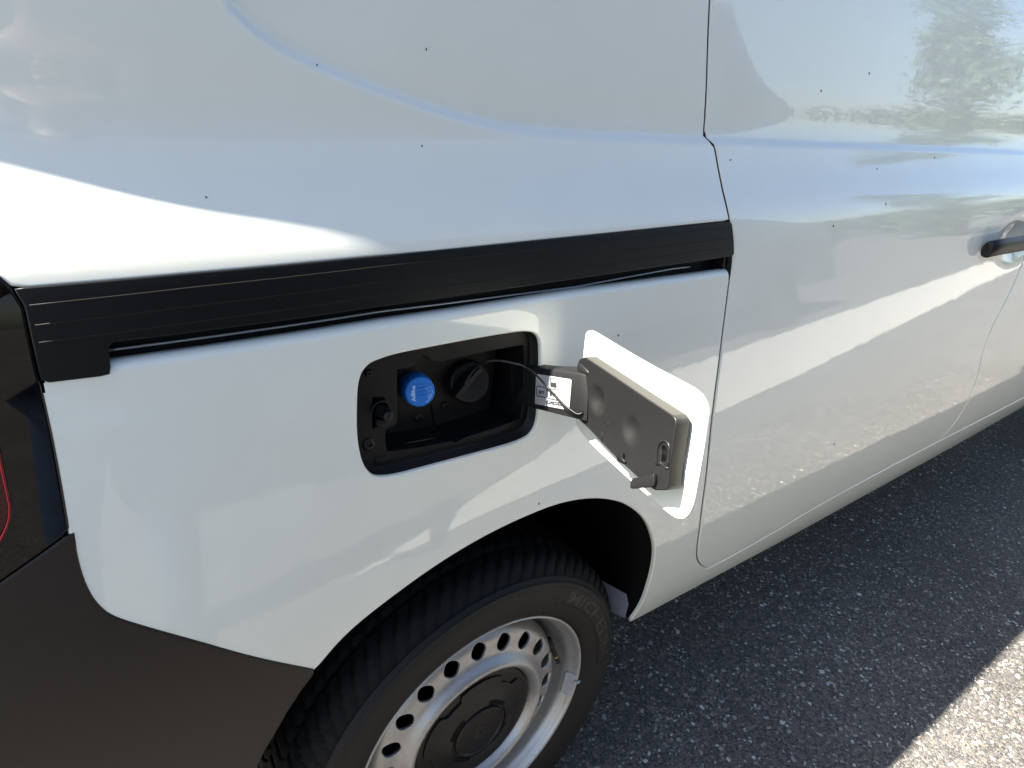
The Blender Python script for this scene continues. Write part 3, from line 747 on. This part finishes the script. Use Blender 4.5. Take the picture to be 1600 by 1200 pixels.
# screws, lugs and latch pin
def screw(q2, o_, r_, nm):
    c0 = P3o(q2, o_); s_ = obj(nm, lathe([(r_*1.25, -.002), (r_*1.25, .0008), (r_, .0022), (r_*.85, .0026), (r_*.5, .0026), (r_*.45, .0008), (.0002, .0006)], c0, (0, -1, .12), 28, close_end=False), CAPBLACK, rec); return s_
screw((155, 918), OFF, .0058, 'screw'); screw((150, 440), OFF, .0032, 'screw'); screw((488, 740), .062, .0046, 'screw'); screw((660, 655), .062, .0038, 'screw')
obj('lug', prism(on_S(U_off([(195, 1010), (290, 985), (290, 1025), (200, 1060)], OFF-.001), OFF-.0015), np.array([0, .006, 0]), .0012, 2), LINER, rec)
pa, pb = P3o((200, 668), OFF+.012), P3o((296, 738), OFF-.022)
obj('latch_pin', tube([pa+(pb-pa)*t for t in (0, .45, .5, .86, .9, 1.0)], [.0072, .0070, .0056, .0056, .0062, .0050], 18), CAPBLACK, rec)
cc = P3o((232, 690), OFF-.001); obj('latch_collar', tube([cc+np.array([.0105*math.cos(R(a)), 0, .0105*math.sin(R(a))]) for a in np.linspace(20, 175, 20)], .0012, 8), LINER, rec)
obj('latch_seat', prism(on_S(U_off([(205, 790), (215, 752), (275, 765), (318, 745), (322, 768), (275, 803), (225, 805)], OFF-.004), OFF-.004), np.array([0, .012, 0]), .001, 2), LINER, rec)

# ------------------------------------------------------------------ open fuel flap
q = (0.014, -.066, .9936, 1.8739, .1018)
e1 = np.array([math.cos(q[3]), -math.sin(q[3]), 0])*math.cos(q[4])+np.array([0, 0, 1])*math.sin(q[4])
fn = np.cross([0, 0, 1], e1); fn /= np.linalg.norm(fn)
if fn @ (CAM-np.array(q[:3])) < 0: fn = -fn                      # towards the camera side (inner face)
e2 = np.cross(fn, e1)
if e2[2] < 0: e2 = -e2
FO = np.array(q[:3])
def on_flap(px, py, o_=0.0):
    d = ray(px, py); c0 = FO+fn*o_; return CAM+d*(((c0-CAM) @ fn)/(d @ fn))
Z3 = lambda p: (p[0]/3.75+800, p[1]/3.75+500)
def uv_flap(P): P = np.atleast_2d(P)-FO; return np.stack([P @ e1, P @ e2], -1)
def flap_uv(pts, o_): return uv_flap([on_flap(*Z3(p), o_) for p in pts])
def flap_surf(o_, h=None):
    def f(uv):
        uv = np.atleast_2d(np.array(uv, float)); u, v = uv[:, 0], uv[:, 1]; ee = .0006
        hh = (lambda a, b: 0*a) if h is None else h
        z = hh(u, v); gu = (hh(u+ee, v)-hh(u-ee, v))/(2*ee); gv = (hh(u, v+ee)-hh(u, v-ee))/(2*ee)
        P = FO+u[:, None]*e1+v[:, None]*e2+(o_+z)[:, None]*fn
        nn = fn-gu[:, None]*e1-gv[:, None]*e2; nn /= np.linalg.norm(nn, axis=1)[:, None]; return P, nn
    return f
flap = empty('fuel_flap', (0, 0, 0), van)
skin_px = [(411, 112), (417, 78), (440, 66), (475, 76), (600, 146), (800, 262), (980, 364), (1055, 410), (1098, 458), (1119, 520), (1115, 610), (1092, 780), (1060, 960), (1040, 1065), (1015, 1132), (985, 1162), (945, 1158), (895, 1122), (800, 1036), (600, 852), (470, 736), (392, 655), (362, 610), (358, 560), (372, 420), (398, 230)]
skin = resample(catmull(flap_uv(skin_px, 0), 4, closed=True), .004, closed=True)
bow = lambda u, v: -.004*((u-.12)/.12)**2
def neg(sf):
    def f(uv): P, n_ = sf(uv); return P, -n_
    return f
obj('flap_skin', panel_mesh(skin, [], flap_surf(0, bow), .01, r=.0008, depth=.0012), PAINT, flap)
obj('flap_outer_skin', panel_mesh(skin, [], neg(flap_surf(-.0028, bow)), .01, r=.0008, depth=.0004), PAINT, flap)
LT = .0165
face_px = [(384, 262), (396, 236), (425, 224), (560, 314), (760, 450), (930, 562), (952, 578), (957, 600), (940, 720), (916, 868), (905, 990), (832, 990), (735, 915), (590, 780), (440, 622), (372, 560)]
face = resample(flap_uv(face_px, LT), .004, closed=True)
d1 = flap_uv([(500, 470)], LT)[0]; d2 = flap_uv([(697, 645)], LT)[0]
du = np.linalg.norm(flap_uv([(545, 500)], LT)[0]-flap_uv([(455, 440)], LT)[0])/2; dv = np.linalg.norm(flap_uv([(505, 375)], LT)[0]-flap_uv([(505, 570)], LT)[0])/2
def dimples(u, v):
    z = 0*u
    for c in (d1, d2):
        q_ = np.sqrt(((u-c[0])/(du*1.15))**2+((v-c[1])/(dv*1.02))**2); t = np.clip(1-q_, 0, 1); z = z-.0068*(t*t*(3-2*t))**.8
    return z
slot_px = [(868, 745), (885, 730), (905, 742), (912, 775), (905, 830), (893, 850), (866, 840), (868, 790)]
slot = resample(catmull(flap_uv(slot_px, LT), 3, closed=True), .0012, closed=True)
clip_px = [(640, 770), (664, 786), (664, 838), (640, 822)]
cliph = resample(flap_uv(clip_px, LT), .001, closed=True)
liner = obj('flap_liner', panel_mesh(face, [slot, cliph], flap_surf(LT, dimples), .0022, r=.0014, depth=LT-.003, hole_depth=.010), FLAPGREY, flap)
obj('liner_base', mesh([on_flap(*Z3(p), .0025) for p in [(500, 330), (930, 640), (880, 900), (470, 560)]], [(0, 1, 2, 3)], False), LINER, liner)
# raised rim round the keyhole slot, latch hook, clip, mould lines
rim_px = [(846, 846), (850, 770), (862, 728), (886, 708), (912, 720), (923, 756), (916, 850)]
obj('slot_rim', tube([on_flap(*Z3(p), LT+.0004) for p in catmull(rim_px, 5)], .0011, 8), FLAPGREY, liner)
obj('slot_rim', tube([on_flap(*Z3(p), LT+.0004) for p in [(848, 846), (870, 842), (898, 866), (914, 868)]], .0009, 8), FLAPGREY, liner)
hook_px = [(828, 902), (828, 972), (760, 985), (712, 990), (693, 985), (692, 960), (700, 935), (715, 926)]
hk = [on_flap(*Z3(p), LT+.004) for p in catmull(hook_px, 2, closed=False)]
obj('latch_hook', prism(hk, -fn*.0035, .0006, 2), FLAPGREY, liner)
obj('clip_lug', prism([on_flap(*Z3(p), LT+.0025) for p in [(606, 800), (628, 796), (660, 832), (650, 846), (618, 828)]], -fn*.004, .0006, 1), LINER, liner)
for a, b in (((403, 343), (402, 392)), ((528, 660), (527, 716)), ((829, 905), (826, 985))): obj('mould_line', tube([on_flap(*Z3(a), LT+.0001), on_flap(*Z3(b), LT+.0001)], .0005, 5), LINER, liner)
ic_ = [on_flap(*Z3((553+12*math.cos(t), 612+14*math.sin(t))), LT+.0002) for t in np.linspace(0, 6.28, 18)]
obj('mould_line', tube(ic_, .00025, 5), FLAPGREY, liner)
# goose-neck arm from the recess to the liner
dR = depth_of(on_flap(*Z3((430, 450)), LT+.0015)); pR = Z3((430, 450))[0]
dL = depth_of(P3(Z3((130, 400)), -.002)); pL = Z3((130, 400))[0]
def arm_dep(px): return 1/(1/dL+(1/dR-1/dL)*(px-pL)/(pR-pL))
def armP(z3, lift=0): px, py = Z3(z3); return at_depth(px, py, arm_dep(px)-lift)
top = [armP(p) for p in [(446, 322), (390, 314), (250, 296), (120, 280), (60, 272)]]+[P3(Z3((-10, 258)), .045)]
bot = [armP(p) for p in [(440, 594), (390, 584), (300, 562), (165, 528), (110, 515)]]+[P3(Z3((-10, 470)), .045)]
tv = np.array([.012, .010, .0]); m_ = len(top); bm = bmesh.new()
A_ = [bm.verts.new(tuple(p)) for p in top]; B_ = [bm.verts.new(tuple(p)) for p in bot]
thick = [tv*1.5, tv*1.4, tv, tv, tv, tv]
A2 = [bm.verts.new(tuple(p+t)) for p, t in zip(top, thick)]; B2 = [bm.verts.new(tuple(p+t)) for p, t in zip(bot, thick)]
for i in range(m_-1):
    for q4 in ((A_[i], A_[i+1], B_[i+1], B_[i]), (A2[i], B2[i], B2[i+1], A2[i+1]), (A_[i], A2[i], A2[i+1], A_[i+1]), (B_[i], B_[i+1], B2[i+1], B2[i])): bm.faces.new(q4)
bm.faces.new((A_[0], B_[0], B2[0], A2[0])); bm.faces.new((A_[-1], A2[-1], B2[-1], B_[-1]))
bmesh.ops.recalc_face_normals(bm, faces=bm.faces)
bmesh.ops.bevel(bm, geom=[e_ for e_ in bm.edges if e_.calc_face_angle(0) > R(40)], offset=.0012, segments=2, profile=.5, affect='EDGES', clamp_overlap=True)
for f_ in bm.faces: f_.smooth = True
for e_ in bm.edges:
    if len(e_.link_faces) == 2 and e_.calc_face_angle(0) > R(35): e_.smooth = False
arm = obj('hinge_arm', bm_mesh(bm, True), FLAPGREY, flap)
obj('arm_cover', prism([on_flap(*Z3(p), LT+.0008) for p in [(384, 262), (397, 250), (445, 300), (446, 322), (384, 312)]], -fn*.008, .001, 1), FLAPGREY, flap)
obj('cable_hole', mesh([armP((405+16*math.cos(t), 544+15*math.sin(t)), .0006) for t in np.linspace(0, 6.28, 16)[:-1]], [tuple(range(15))], False), DARK, arm)
lab = [(140, 316), (348, 349), (334, 530), (133, 491)]
label = obj('fuel_label', prism([armP(p, .0009) for p in catmull([(141, 318), (146, 316), (343, 347), (349, 353), (335, 524), (331, 528), (138, 492), (134, 488)], 1, closed=True)], ray(830, 605)*.0006, 0), WHITE, flap)
def lab_text(s, c, h, wid, m, nm='label_print'):
    v, f = text_geo(s); w_ = v[:, 0].max()-v[:, 0].min()
    P = [armP((c[0]+vx/w_*wid-.06*vy*h, c[1]-vy*h+.165*vx/w_*wid), .0020) for vx, vy in v]; return obj(nm, mesh(P, f, False), m, label)
def lab_box(c, w_, h_, m, r_=.00042):
    pts = []
    for sx, sy, a0 in ((1, -1, -90), (1, 1, 0), (-1, 1, 90), (-1, -1, 180)):
        for a in (0, 45, 90): pts.append((c[0]+sx*(w_-7)+7*math.cos(R(a0+a)), c[1]+sy*(h_-7)+7*math.sin(R(a0+a))+.165*sx*w_))
    pts.append(pts[0]); obj('label_print', tube([armP(p, .0019) for p in pts], r_, 5), m, label)
lab_text('B7', (173, 425), 20, 32, INK); lab_box((173, 421), 29, 29, INK)
lab_text('B10', (239, 437), 19, 38, INK); lab_box((239, 434), 30, 30, INK)
lab_text('DIESEL', (250, 487), 20, 92, INK)
lab_text('+', (296, 446), 8, 8, FAINT); lab_box((320, 372), 16, 12, FAINT, .0002)
pump = [(226, 338), (257, 343), (258, 395), (225, 390)]
obj('label_print', mesh([armP(p, .0019) for p in [(229, 364), (257, 368), (258, 396), (226, 391)]], [(0, 1, 2, 3)], False), INK, label)
obj('label_print', tube([armP(p, .0019) for p in pump+pump[:1]], .0003, 5), INK, label)
obj('label_print', tube([armP(p, .0019) for p in [(258, 352), (265, 362), (266, 388), (261, 392)]], .00028, 5), INK, label)
# tether cable
cz = [(795, 520, 'c', .022), (850, 430, 'c', .016), (905, 385, 'c', .005), (960, 362, 'c', -.008), (1040, 360, 'c', -.016), (1130, 378, 'c', -.022)]
pts = [P3o((a, b), o_) for a, b, _, o_ in cz]
dep0 = depth_of(pts[-1])
z3s = [(60, 268), (130, 312), (200, 385), (260, 450), (310, 500), (350, 532), (385, 552), (412, 545)]
for i, p in enumerate(z3s):
    px, py = Z3(p); t = (i+1)/len(z3s); base = arm_dep(px); dd = base-.012*math.sin(math.pi*min(1, t*.96))-.001
    dd = dd if i > 1 else min(dd, dep0*(1-.5*(i+1)/2)+dd*(.5*(i+1)/2)); pts.append(at_depth(px, py, dd))
obj('tether_cable', tube(catmull(pts, 6), .00125, 8), CAPBLACK, flap)
pts2 = [armP(p, .003) for p in [(300, 508), (330, 535), (360, 556), (385, 563), (405, 556)]]
obj('tether_cable', tube(catmull(pts2, 5), .0012, 8), CAPBLACK, flap)

# ------------------------------------------------------------------ door handle
def doorP(px, o_): return P3(px, o_)
a0 = doorP((1535, 392), -.006); a1 = doorP((1544, 390), -.016); a2 = doorP((1562, 386), -.026); a3 = doorP((1598, 380), -.030)
dirx = np.array([1, 0, .02])
hp = [a0, a1, a2, a3, a3+dirx*.06, a3+dirx*.12+np.array([0, .004, 0]), a3+dirx*.16+np.array([0, .020, 0])]
hp = catmull(hp, 6); nn_ = len(hp); V = []; Fc = []; sg = 16
for i, p in enumerate(hp):
    t = i/(nn_-1); s_ = min(1, (t/.16)**.5 if t < .16 else 1, ((1-t)/.1)**.5+.3 if t > .9 else 1); s_ = max(s_, .12)
    for k in range(sg):
        th_ = 2*math.pi*k/sg; cy, cz_ = math.cos(th_), math.sin(th_)
        V.append(p+np.array([0, 0.0105*s_*math.copysign(abs(cy)**.8, cy), .0185*s_*math.copysign(abs(cz_)**.8, cz_)-.004*t*0]))
for i in range(nn_-1):
    for k in range(sg): q_ = (k+1) % sg; Fc.append((i*sg+k, i*sg+q_, (i+1)*sg+q_, (i+1)*sg+k))
Fc.append(tuple(range(sg))); Fc.append(tuple((nn_-1)*sg+k for k in range(sg)))
bm = bmesh.new(); vs = [bm.verts.new(tuple(v)) for v in V]
for f in Fc: bm.faces.new([vs[i] for i in f])
obj('door_handle', bm_mesh(bm, True), HANDLE, sliding_door)

# ------------------------------------------------------------------ dirt specks and dead flies on the paint
for (a, b) in [(666, 77), (659, 228), (322, 308), (1283, 142), (1358, 115), (1141, 250), (1370, 264), (1384, 319), (1302, 353), (966, 524), (842, 787), (1303, 694), (495, 102), (1460, 247)]:
    qq = unproj([(a, b)], S_full)[0]; c0 = np.array([qq[0], float(S_full(np.array([qq[0]]), np.array([qq[1]]))[0])-.0004, qq[1]])
    sc = depth_of(c0)/1180; bm = bmesh.new(); bmesh.ops.create_icosphere(bm, subdivisions=2, radius=1)
    for v_ in bm.verts:
        k = 1+.35*math.sin(7*v_.co.x+a)*math.cos(5*v_.co.z+b); v_.co = Vector((v_.co.x*1.1*sc*k, v_.co.y*.0006, v_.co.z*2.0*sc*k))
    bmesh.ops.rotate(bm, verts=bm.verts, cent=(0, 0, 0), matrix=Matrix.Rotation(R((a*7+b) % 80-40), 3, 'Y'))
    bmesh.ops.translate(bm, verts=bm.verts, vec=tuple(c0)); obj('dirt_speck', bm_mesh(bm, True), DIRT, van)

# ------------------------------------------------------------------ ground
def asphalt():
    m = mat('asphalt', (.06, .06, .06), .75, spec=.35); b = B(m); tc = N(m, 'ShaderNodeTexCoord')
    v1 = N(m, 'ShaderNodeTexVoronoi', Scale=135.0, Randomness=1.0); v2 = N(m, 'ShaderNodeTexVoronoi', Scale=330.0, Randomness=1.0)
    vd = N(m, 'ShaderNodeTexVoronoi', Scale=135.0, Randomness=1.0); vd.feature = 'DISTANCE_TO_EDGE'
    wn = N(m, 'ShaderNodeTexNoise', Scale=40.0, Detail=2.0); L(m, tc.outputs['Object'], wn.inputs['Vector'])
    mx = N(m, 'ShaderNodeMixRGB'); mx.blend_type = 'ADD'; mx.inputs[0].default_value = .006
    L(m, tc.outputs['Object'], mx.inputs[1]); L(m, wn.outputs['Color'], mx.inputs[2])
    for v in (v1, v2, vd): L(m, mx.outputs[0], v.inputs['Vector'])
    sep = N(m, 'ShaderNodeSeparateColor'); L(m, v1.outputs['Color'], sep.inputs[0])
    ra = N(m, 'ShaderNodeValToRGB'); cr = ra.color_ramp; cr.interpolation = 'CONSTANT'
    cols = [(0, (.030, .029, .029)), (.34, (.056, .053, .050)), (.58, (.092, .085, .076)), (.74, (.138, .116, .090)), (.84, (.075, .066, .058)), (.91, (.19, .175, .155)), (.965, (.33, .32, .31))]
    cr.elements[0].position = 0; cr.elements[0].color = (*cols[0][1], 1); cr.elements[1].position = cols[1][0]; cr.elements[1].color = (*cols[1][1], 1)
    for p_, c_ in cols[2:]: e_ = cr.elements.new(p_); e_.color = (*c_, 1)
    L(m, sep.outputs[0], ra.inputs[0])
    ed = N(m, 'ShaderNodeMapRange'); ed.inputs['From Min'].default_value = .06; ed.inputs['From Max'].default_value = .20; L(m, vd.outputs['Distance'], ed.inputs[0])
    sep2 = N(m, 'ShaderNodeSeparateColor'); L(m, v2.outputs['Color'], sep2.inputs[0])
    r2 = N(m, 'ShaderNodeValToRGB'); r2.color_ramp.elements[0].color = (.022, .022, .023, 1); r2.color_ramp.elements[1].color = (.105, .098, .09, 1); L(m, sep2.outputs[1], r2.inputs[0])
    mi = N(m, 'ShaderNodeMixRGB'); L(m, ed.outputs[0], mi.inputs[0]); L(m, r2.outputs[0], mi.inputs[1]); L(m, ra.outputs[0], mi.inputs[2])
    big = N(m, 'ShaderNodeTexNoise', Scale=1.3, Detail=5.0); L(m, tc.outputs['Object'], big.inputs['Vector'])
    bm_ = N(m, 'ShaderNodeMapRange'); bm_.inputs['From Min'].default_value = .3; bm_.inputs['From Max'].default_value = .7; bm_.inputs['To Min'].default_value = 1.02; bm_.inputs['To Max'].default_value = 1.44; L(m, big.outputs['Fac'], bm_.inputs[0])
    hs = N(m, 'ShaderNodeHueSaturation'); L(m, bm_.outputs[0], hs.inputs['Value']); L(m, mi.outputs[0], hs.inputs['Color'])
    L(m, hs.outputs[0], b.inputs['Base Color'])
    h2 = N(m, 'ShaderNodeMath'); h2.operation = 'MULTIPLY_ADD'; h2.inputs[1].default_value = 1.0
    L(m, ed.outputs[0], h2.inputs[0]); L(m, sep2.outputs[2], h2.inputs[2])
    bu = N(m, 'ShaderNodeBump', Strength=.55, Distance=.0022); L(m, h2.outputs[0], bu.inputs['Height']); L(m, bu.outputs['Normal'], b.inputs['Normal'])
    return m
ASPH = asphalt()
gv = [(-90, -90, 0), (90, -90, 0), (90, 90, 0), (-90, 90, 0)]
obj('ground', mesh(gv, [(0, 1, 2, 3)], False), ASPH, None, kind='structure')
CONC = add_noise(mat('pale_concrete', (.37, .36, .335), .8), 18, .12, bump=.3, bump_scale=220, bump_d=.001)
obj('pavement_strip', prism([(x_, y_, .006) for x_, y_ in [(.15, -1.12), (14, -3.85), (14, -4.5), (3.2, -2.75)]], np.array([0, 0, -.02]), 0), CONC, None, kind='structure')
# stone chips lying in the surface
chip_cols = [(.24, .24, .245), (.44, .435, .43), (.12, .095, .078), (.28, .24, .20), (.08, .08, .085)]
chip_m = [mat('stone_chip', c, .75) for c in chip_cols]
nC = 15000
cx = RNG.uniform(.15, 3.6, nC); cy = RNG.uniform(-1.02, .55, nC)
keep = RNG.uniform(0, 1, nC) < np.clip(1.6/(.6+cx), .25, 1); cx, cy = cx[keep], cy[keep]; nC = len(cx)
szz = .0016+.0068*RNG.uniform(0, 1, nC)**2.9; Vs = []; Fs = []; mi_ = []
K = 7
for i in range(nC):
    ang = np.sort(RNG.uniform(0, 2*np.pi, K)); asp = RNG.uniform(.55, 1); rot = RNG.uniform(0, 3.14); s_ = szz[i]; h_ = s_*RNG.uniform(.12, .3)
    rr = s_*RNG.uniform(.8, 1.1, K); x = rr*np.cos(ang); y = rr*np.sin(ang)*asp
    X = x*math.cos(rot)-y*math.sin(rot); Y = x*math.sin(rot)+y*math.cos(rot); tx, ty = RNG.normal(0, .08, 2)
    b0 = len(Vs)
    for k in range(K): Vs.append((cx[i]+X[k], cy[i]+Y[k], -.001))
    for k in range(K): Vs.append((cx[i]+X[k]*.82, cy[i]+Y[k]*.82, h_+tx*X[k]+ty*Y[k]))
    Fs.append(tuple(b0+K+k for k in range(K)))
    for k in range(K): q_ = (k+1) % K; Fs.append((b0+k, b0+q_, b0+K+q_, b0+K+k))
    mi_ += [int(RNG.choice(5, p=[.27, .16, .22, .15, .20]))]*(K+1)
me = mesh(Vs, Fs, False); me.polygons.foreach_set('material_index', mi_)
obj('stone_chips', me, chip_m, None, kind='stuff', label='pale stone chips set in the dark asphalt', category='gravel')

# ------------------------------------------------------------------ surroundings behind the photographer (seen as reflections in the paint)
NAVY = paint_mat('dark_grey_paint', (.035, .038, .042))
pv = empty('parked_van', (0, -2.55, 0), label='long dark grey high-roof van parked alongside the white one', category='van'); pv.rotation_euler = (0, 0, -.15)
sp = catmull([(-.9, .42), (-.92, 1.2), (-.86, 2.35), (-.5, 2.62), (5.0, 2.66), (5.6, 2.60), (6.6, 1.72), (7.3, 1.38), (7.5, 1.0), (7.5, .42)], 5)
V = []; Fc = []; cols_ = np.linspace(0, 1, 17); cx_ = 3.3
for t in cols_:
    ed_ = abs(2*t-1)
    for x, z in sp: V.append((cx_+(x-cx_)*(1-.015*ed_**6), -2.0*t+.14*((z-.42)/2.2)**2*(1 if t > .5 else -1)*ed_**4, .42+(z-.42)*(1-.05*ed_**8)))
m_ = len(sp)
for i in range(16):
    for k in range(m_-1): Fc.append((i*m_+k, (i+1)*m_+k, (i+1)*m_+k+1, i*m_+k+1))
Fc.append(tuple(range(m_))); Fc.append(tuple(16*m_+k for k in range(m_))[::-1])
obj('body', mesh(V, Fc, False), NAVY, pv)
V = [(5.2, -.09, 1.45), (6.45, -.09, 1.45), (5.85, -.12, 2.15), (5.2, -.13, 2.2)]
obj('side_window', prism(V, np.array([0, .06, 0]), .01, 2), GLASS, pv)
for x in (.6, 5.9):
    for y in (.0, -2.0): obj('wheel', lathe([(.20, -.09), (.32, -.10), (.345, -.08), (.345, .08), (.32, .10), (.20, .09)], (x, y, .346), (0, 1, 0), 40), RUBBER, pv)
LEAF = [add_noise(mat('leaf_'+nm, c, .55), 3, .3) for nm, c in (('mid', (.055, .095, .030)), ('dark', (.035, .065, .022)))]
BARK = mat('bark', (.09, .065, .045), .9)
def tree(loc, h, w_, shape, label, cat='tree', group=None, nleaf=5000, m=0):
    t_ = empty('columnar_tree' if shape == 'col' else 'leafy_tree', loc, label=label, category=cat)
    if group: t_['group'] = group
    obj('trunk', tube([(0, 0, -.1), (.03, 0, h*.3), (0, .04, h*.75)], [.05*w_+.08, .04*w_+.05, .03], 9), BARK, t_)
    ncl = 60; cl = []
    for i in range(ncl):
        z = RNG.uniform(.06 if shape == 'col' else .3, 1); a = RNG.uniform(0, 6.28)
        rmax = (1-.45*z**3)*min(1, z*6+.4) if shape == 'col' else math.sqrt(max(.02, 1-((z-.62)/.42)**2))
        r_ = w_/2*rmax*math.sqrt(RNG.uniform(0, 1))*.9; cl.append((r_*math.cos(a), r_*math.sin(a), z*h))
    cl = np.array(cl); ci = RNG.integers(0, ncl, nleaf); P = cl[ci]+RNG.normal(0, 1, (nleaf, 3))*np.array([w_*.10, w_*.10, w_*.13])
    d1_ = RNG.normal(0, 1, (nleaf, 3)); d1_ /= np.linalg.norm(d1_, axis=1)[:, None]; d2_ = np.cross(d1_, RNG.normal(0, 1, (nleaf, 3))); d2_ /= np.linalg.norm(d2_, axis=1)[:, None]
    s_ = w_*.035*RNG.uniform(.6, 1.4, nleaf)[:, None]
    VV = np.stack([P-d1_*s_, P+d2_*s_*.5, P+d1_*s_, P-d2_*s_*.5], 1).reshape(-1, 3); FF = np.arange(nleaf*4).reshape(-1, 4)
    obj('crown', mesh(VV, FF, False), LEAF[m], t_)
tree((26.0, -9.6, 0), 9.5, 2.9, 'col', 'tall columnar evergreen tree beyond the dark van', nleaf=9000)
fars = [(36, -14.5, 2.6, 4), (46, -13, 2.9, 5), (40, -22, 2.8, 5), (52, -24, 3.4, 6), (34, -26, 2.8, 5)]
for i, (x, y, h, w_) in enumerate(fars): tree((x, y, 0), h, w_, 'round', 'low leafy tree in the distant row beyond the columnar evergreen', group='distant row of trees', nleaf=3500, m=i % 2)

# ------------------------------------------------------------------ the photographer, standing behind the camera (mirrored in the paint)
def skin_body(name, joints, edges, m, parent, root=0, sub=1):
    me = bpy.data.meshes.new('m'); me.from_pydata([j[0] for j in joints], edges, []); o = obj(name, me, m, parent)
    mod = o.modifiers.new('skin', 'SKIN')
    if not me.skin_vertices: me.skin_vertices.new()
    for i, j in enumerate(joints):
        sv = me.skin_vertices[0].data[i]; sv.radius = j[1] if isinstance(j[1], tuple) else (j[1], j[1]); sv.use_root = (i == root)
    o.modifiers.new('sub', 'SUBSURF').levels = sub; o.modifiers['sub'].render_levels = sub
    dg = bpy.context.evaluated_depsgraph_get(); m2 = bpy.data.meshes.new_from_object(o.evaluated_get(dg)); o.modifiers.clear(); o.data = m2
    m2.polygons.foreach_set('use_smooth', [True]*len(m2.polygons)); return o
pp = empty('person', (-.54, -1.04, 0), label='person in blue jeans and a dark shirt taking the photograph', category='person'); pp.rotation_euler = (0, 0, .12)
SKIN = mat('skin', (.20, .12, .085), .5); JEANS = add_noise(mat('denim', (.030, .055, .115), .85), 60, .2); SHIRT = mat('dark_shirt', (.035, .04, .05), .85); HAIR = mat('brown_hair', (.03, .018, .01), .6); SHOE = mat('dark_shoe', (.02, .018, .016), .6)
# local frame: +y towards the van, x to the person's right
skin_body('body', [((0, -.02, .95), (.15, .11)), ((0, -.03, 1.12), (.14, .10)), ((0, -.03, 1.32), (.16, .11)), ((0, -.03, 1.46), (.09, .07)), ((0, .0, 1.54), .055), ((0, .03, 1.62), (.075, .09)), ((0, .03, 1.71), (.078, .095)), ((0, .02, 1.77), (.055, .07)),
    ((.17, -.03, 1.42), .062), ((.24, .06, 1.22), .048), ((.10, .26, 1.31), .036), ((-.17, -.03, 1.42), .062), ((-.24, .06, 1.22), .048), ((-.10, .26, 1.31), .036)],
    [(0, 1), (1, 2), (2, 3), (3, 4), (4, 5), (5, 6), (6, 7), (3, 8), (8, 9), (9, 10), (3, 11), (11, 12), (12, 13)], SKIN, pp, 0, 2)
skin_body('shirt', [((0, -.02, .93), (.165, .122)), ((0, -.03, 1.12), (.152, .112)), ((0, -.03, 1.32), (.172, .122)), ((0, -.03, 1.45), (.10, .08)), ((.17, -.03, 1.42), .072), ((.235, .05, 1.24), .060), ((-.17, -.03, 1.42), .072), ((-.235, .05, 1.24), .060)],
    [(0, 1), (1, 2), (2, 3), (3, 4), (4, 5), (3, 6), (6, 7)], SHIRT, pp, 0, 2)
skin_body('jeans', [((0, -.02, .95), (.16, .118)), ((.10, -.02, .84), (.095, .10)), ((.12, .0, .50), .066), ((.13, -.02, .07), .058), ((-.10, -.02, .84), (.095, .10)), ((-.12, .03, .50), .066), ((-.13, .02, .07), .058)],
    [(0, 1), (1, 2), (2, 3), (0, 4), (4, 5), (5, 6)], JEANS, pp, 0, 2)
for sx, y0 in ((.13, -.02), (-.13, .02)): skin_body('shoe', [((sx, y0-.06, .045), .042), ((sx*1.08, y0+.07, .042), .045), ((sx*1.15, y0+.17, .034), .032)], [(0, 1), (1, 2)], SHOE, pp, 0, 2)
for sx in (1, -1):
    js = [((.10*sx, .26, 1.31), .030), ((.085*sx, .32, 1.335), (.036, .018))]; ed = [(0, 1)]
    for k, (dx, ln) in enumerate(((-.022, .062), (-.008, .072), (.007, .067), (.020, .052))):
        b0 = len(js); js += [((.080*sx+dx*sx*-.2, .335, 1.345+dx), .0095), ((.055*sx, .350, 1.352+dx), .0088), ((.055*sx-ln*.45*sx, .352, 1.355+dx), .0080)]; ed += [(1, b0), (b0, b0+1), (b0+1, b0+2)]
    b0 = len(js); js += [((.075*sx, .312, 1.325), .011), ((.045*sx, .315, 1.325), .0095)]; ed += [(1, b0), (b0, b0+1)]
    skin_body('hand', js, ed, SKIN, pp, 0, 1)
bm = bmesh.new(); bmesh.ops.create_uvsphere(bm, u_segments=24, v_segments=14, radius=1)
for v_ in list(bm.verts):
    v_.co = Vector((v_.co.x*.088, v_.co.y*.105-.012, v_.co.z*.11+1.735+(.03 if v_.co.y > .3 and v_.co.z < .3 else 0)))
obj('hair', bm_mesh(bm, True), HAIR, pp)
cm = bmesh.new(); box(cm, (0, .335, 1.345), (.10, .022, .06)); bmesh.ops.bevel(cm, geom=cm.edges[:], offset=.006, segments=2, affect='EDGES')
cobj = obj('compact_camera', bm_mesh(cm), CAPBLACK, None, label='small black compact camera held up by the photographer', category='camera')
cobj.location = pp.location; cobj.rotation_euler = pp.rotation_euler
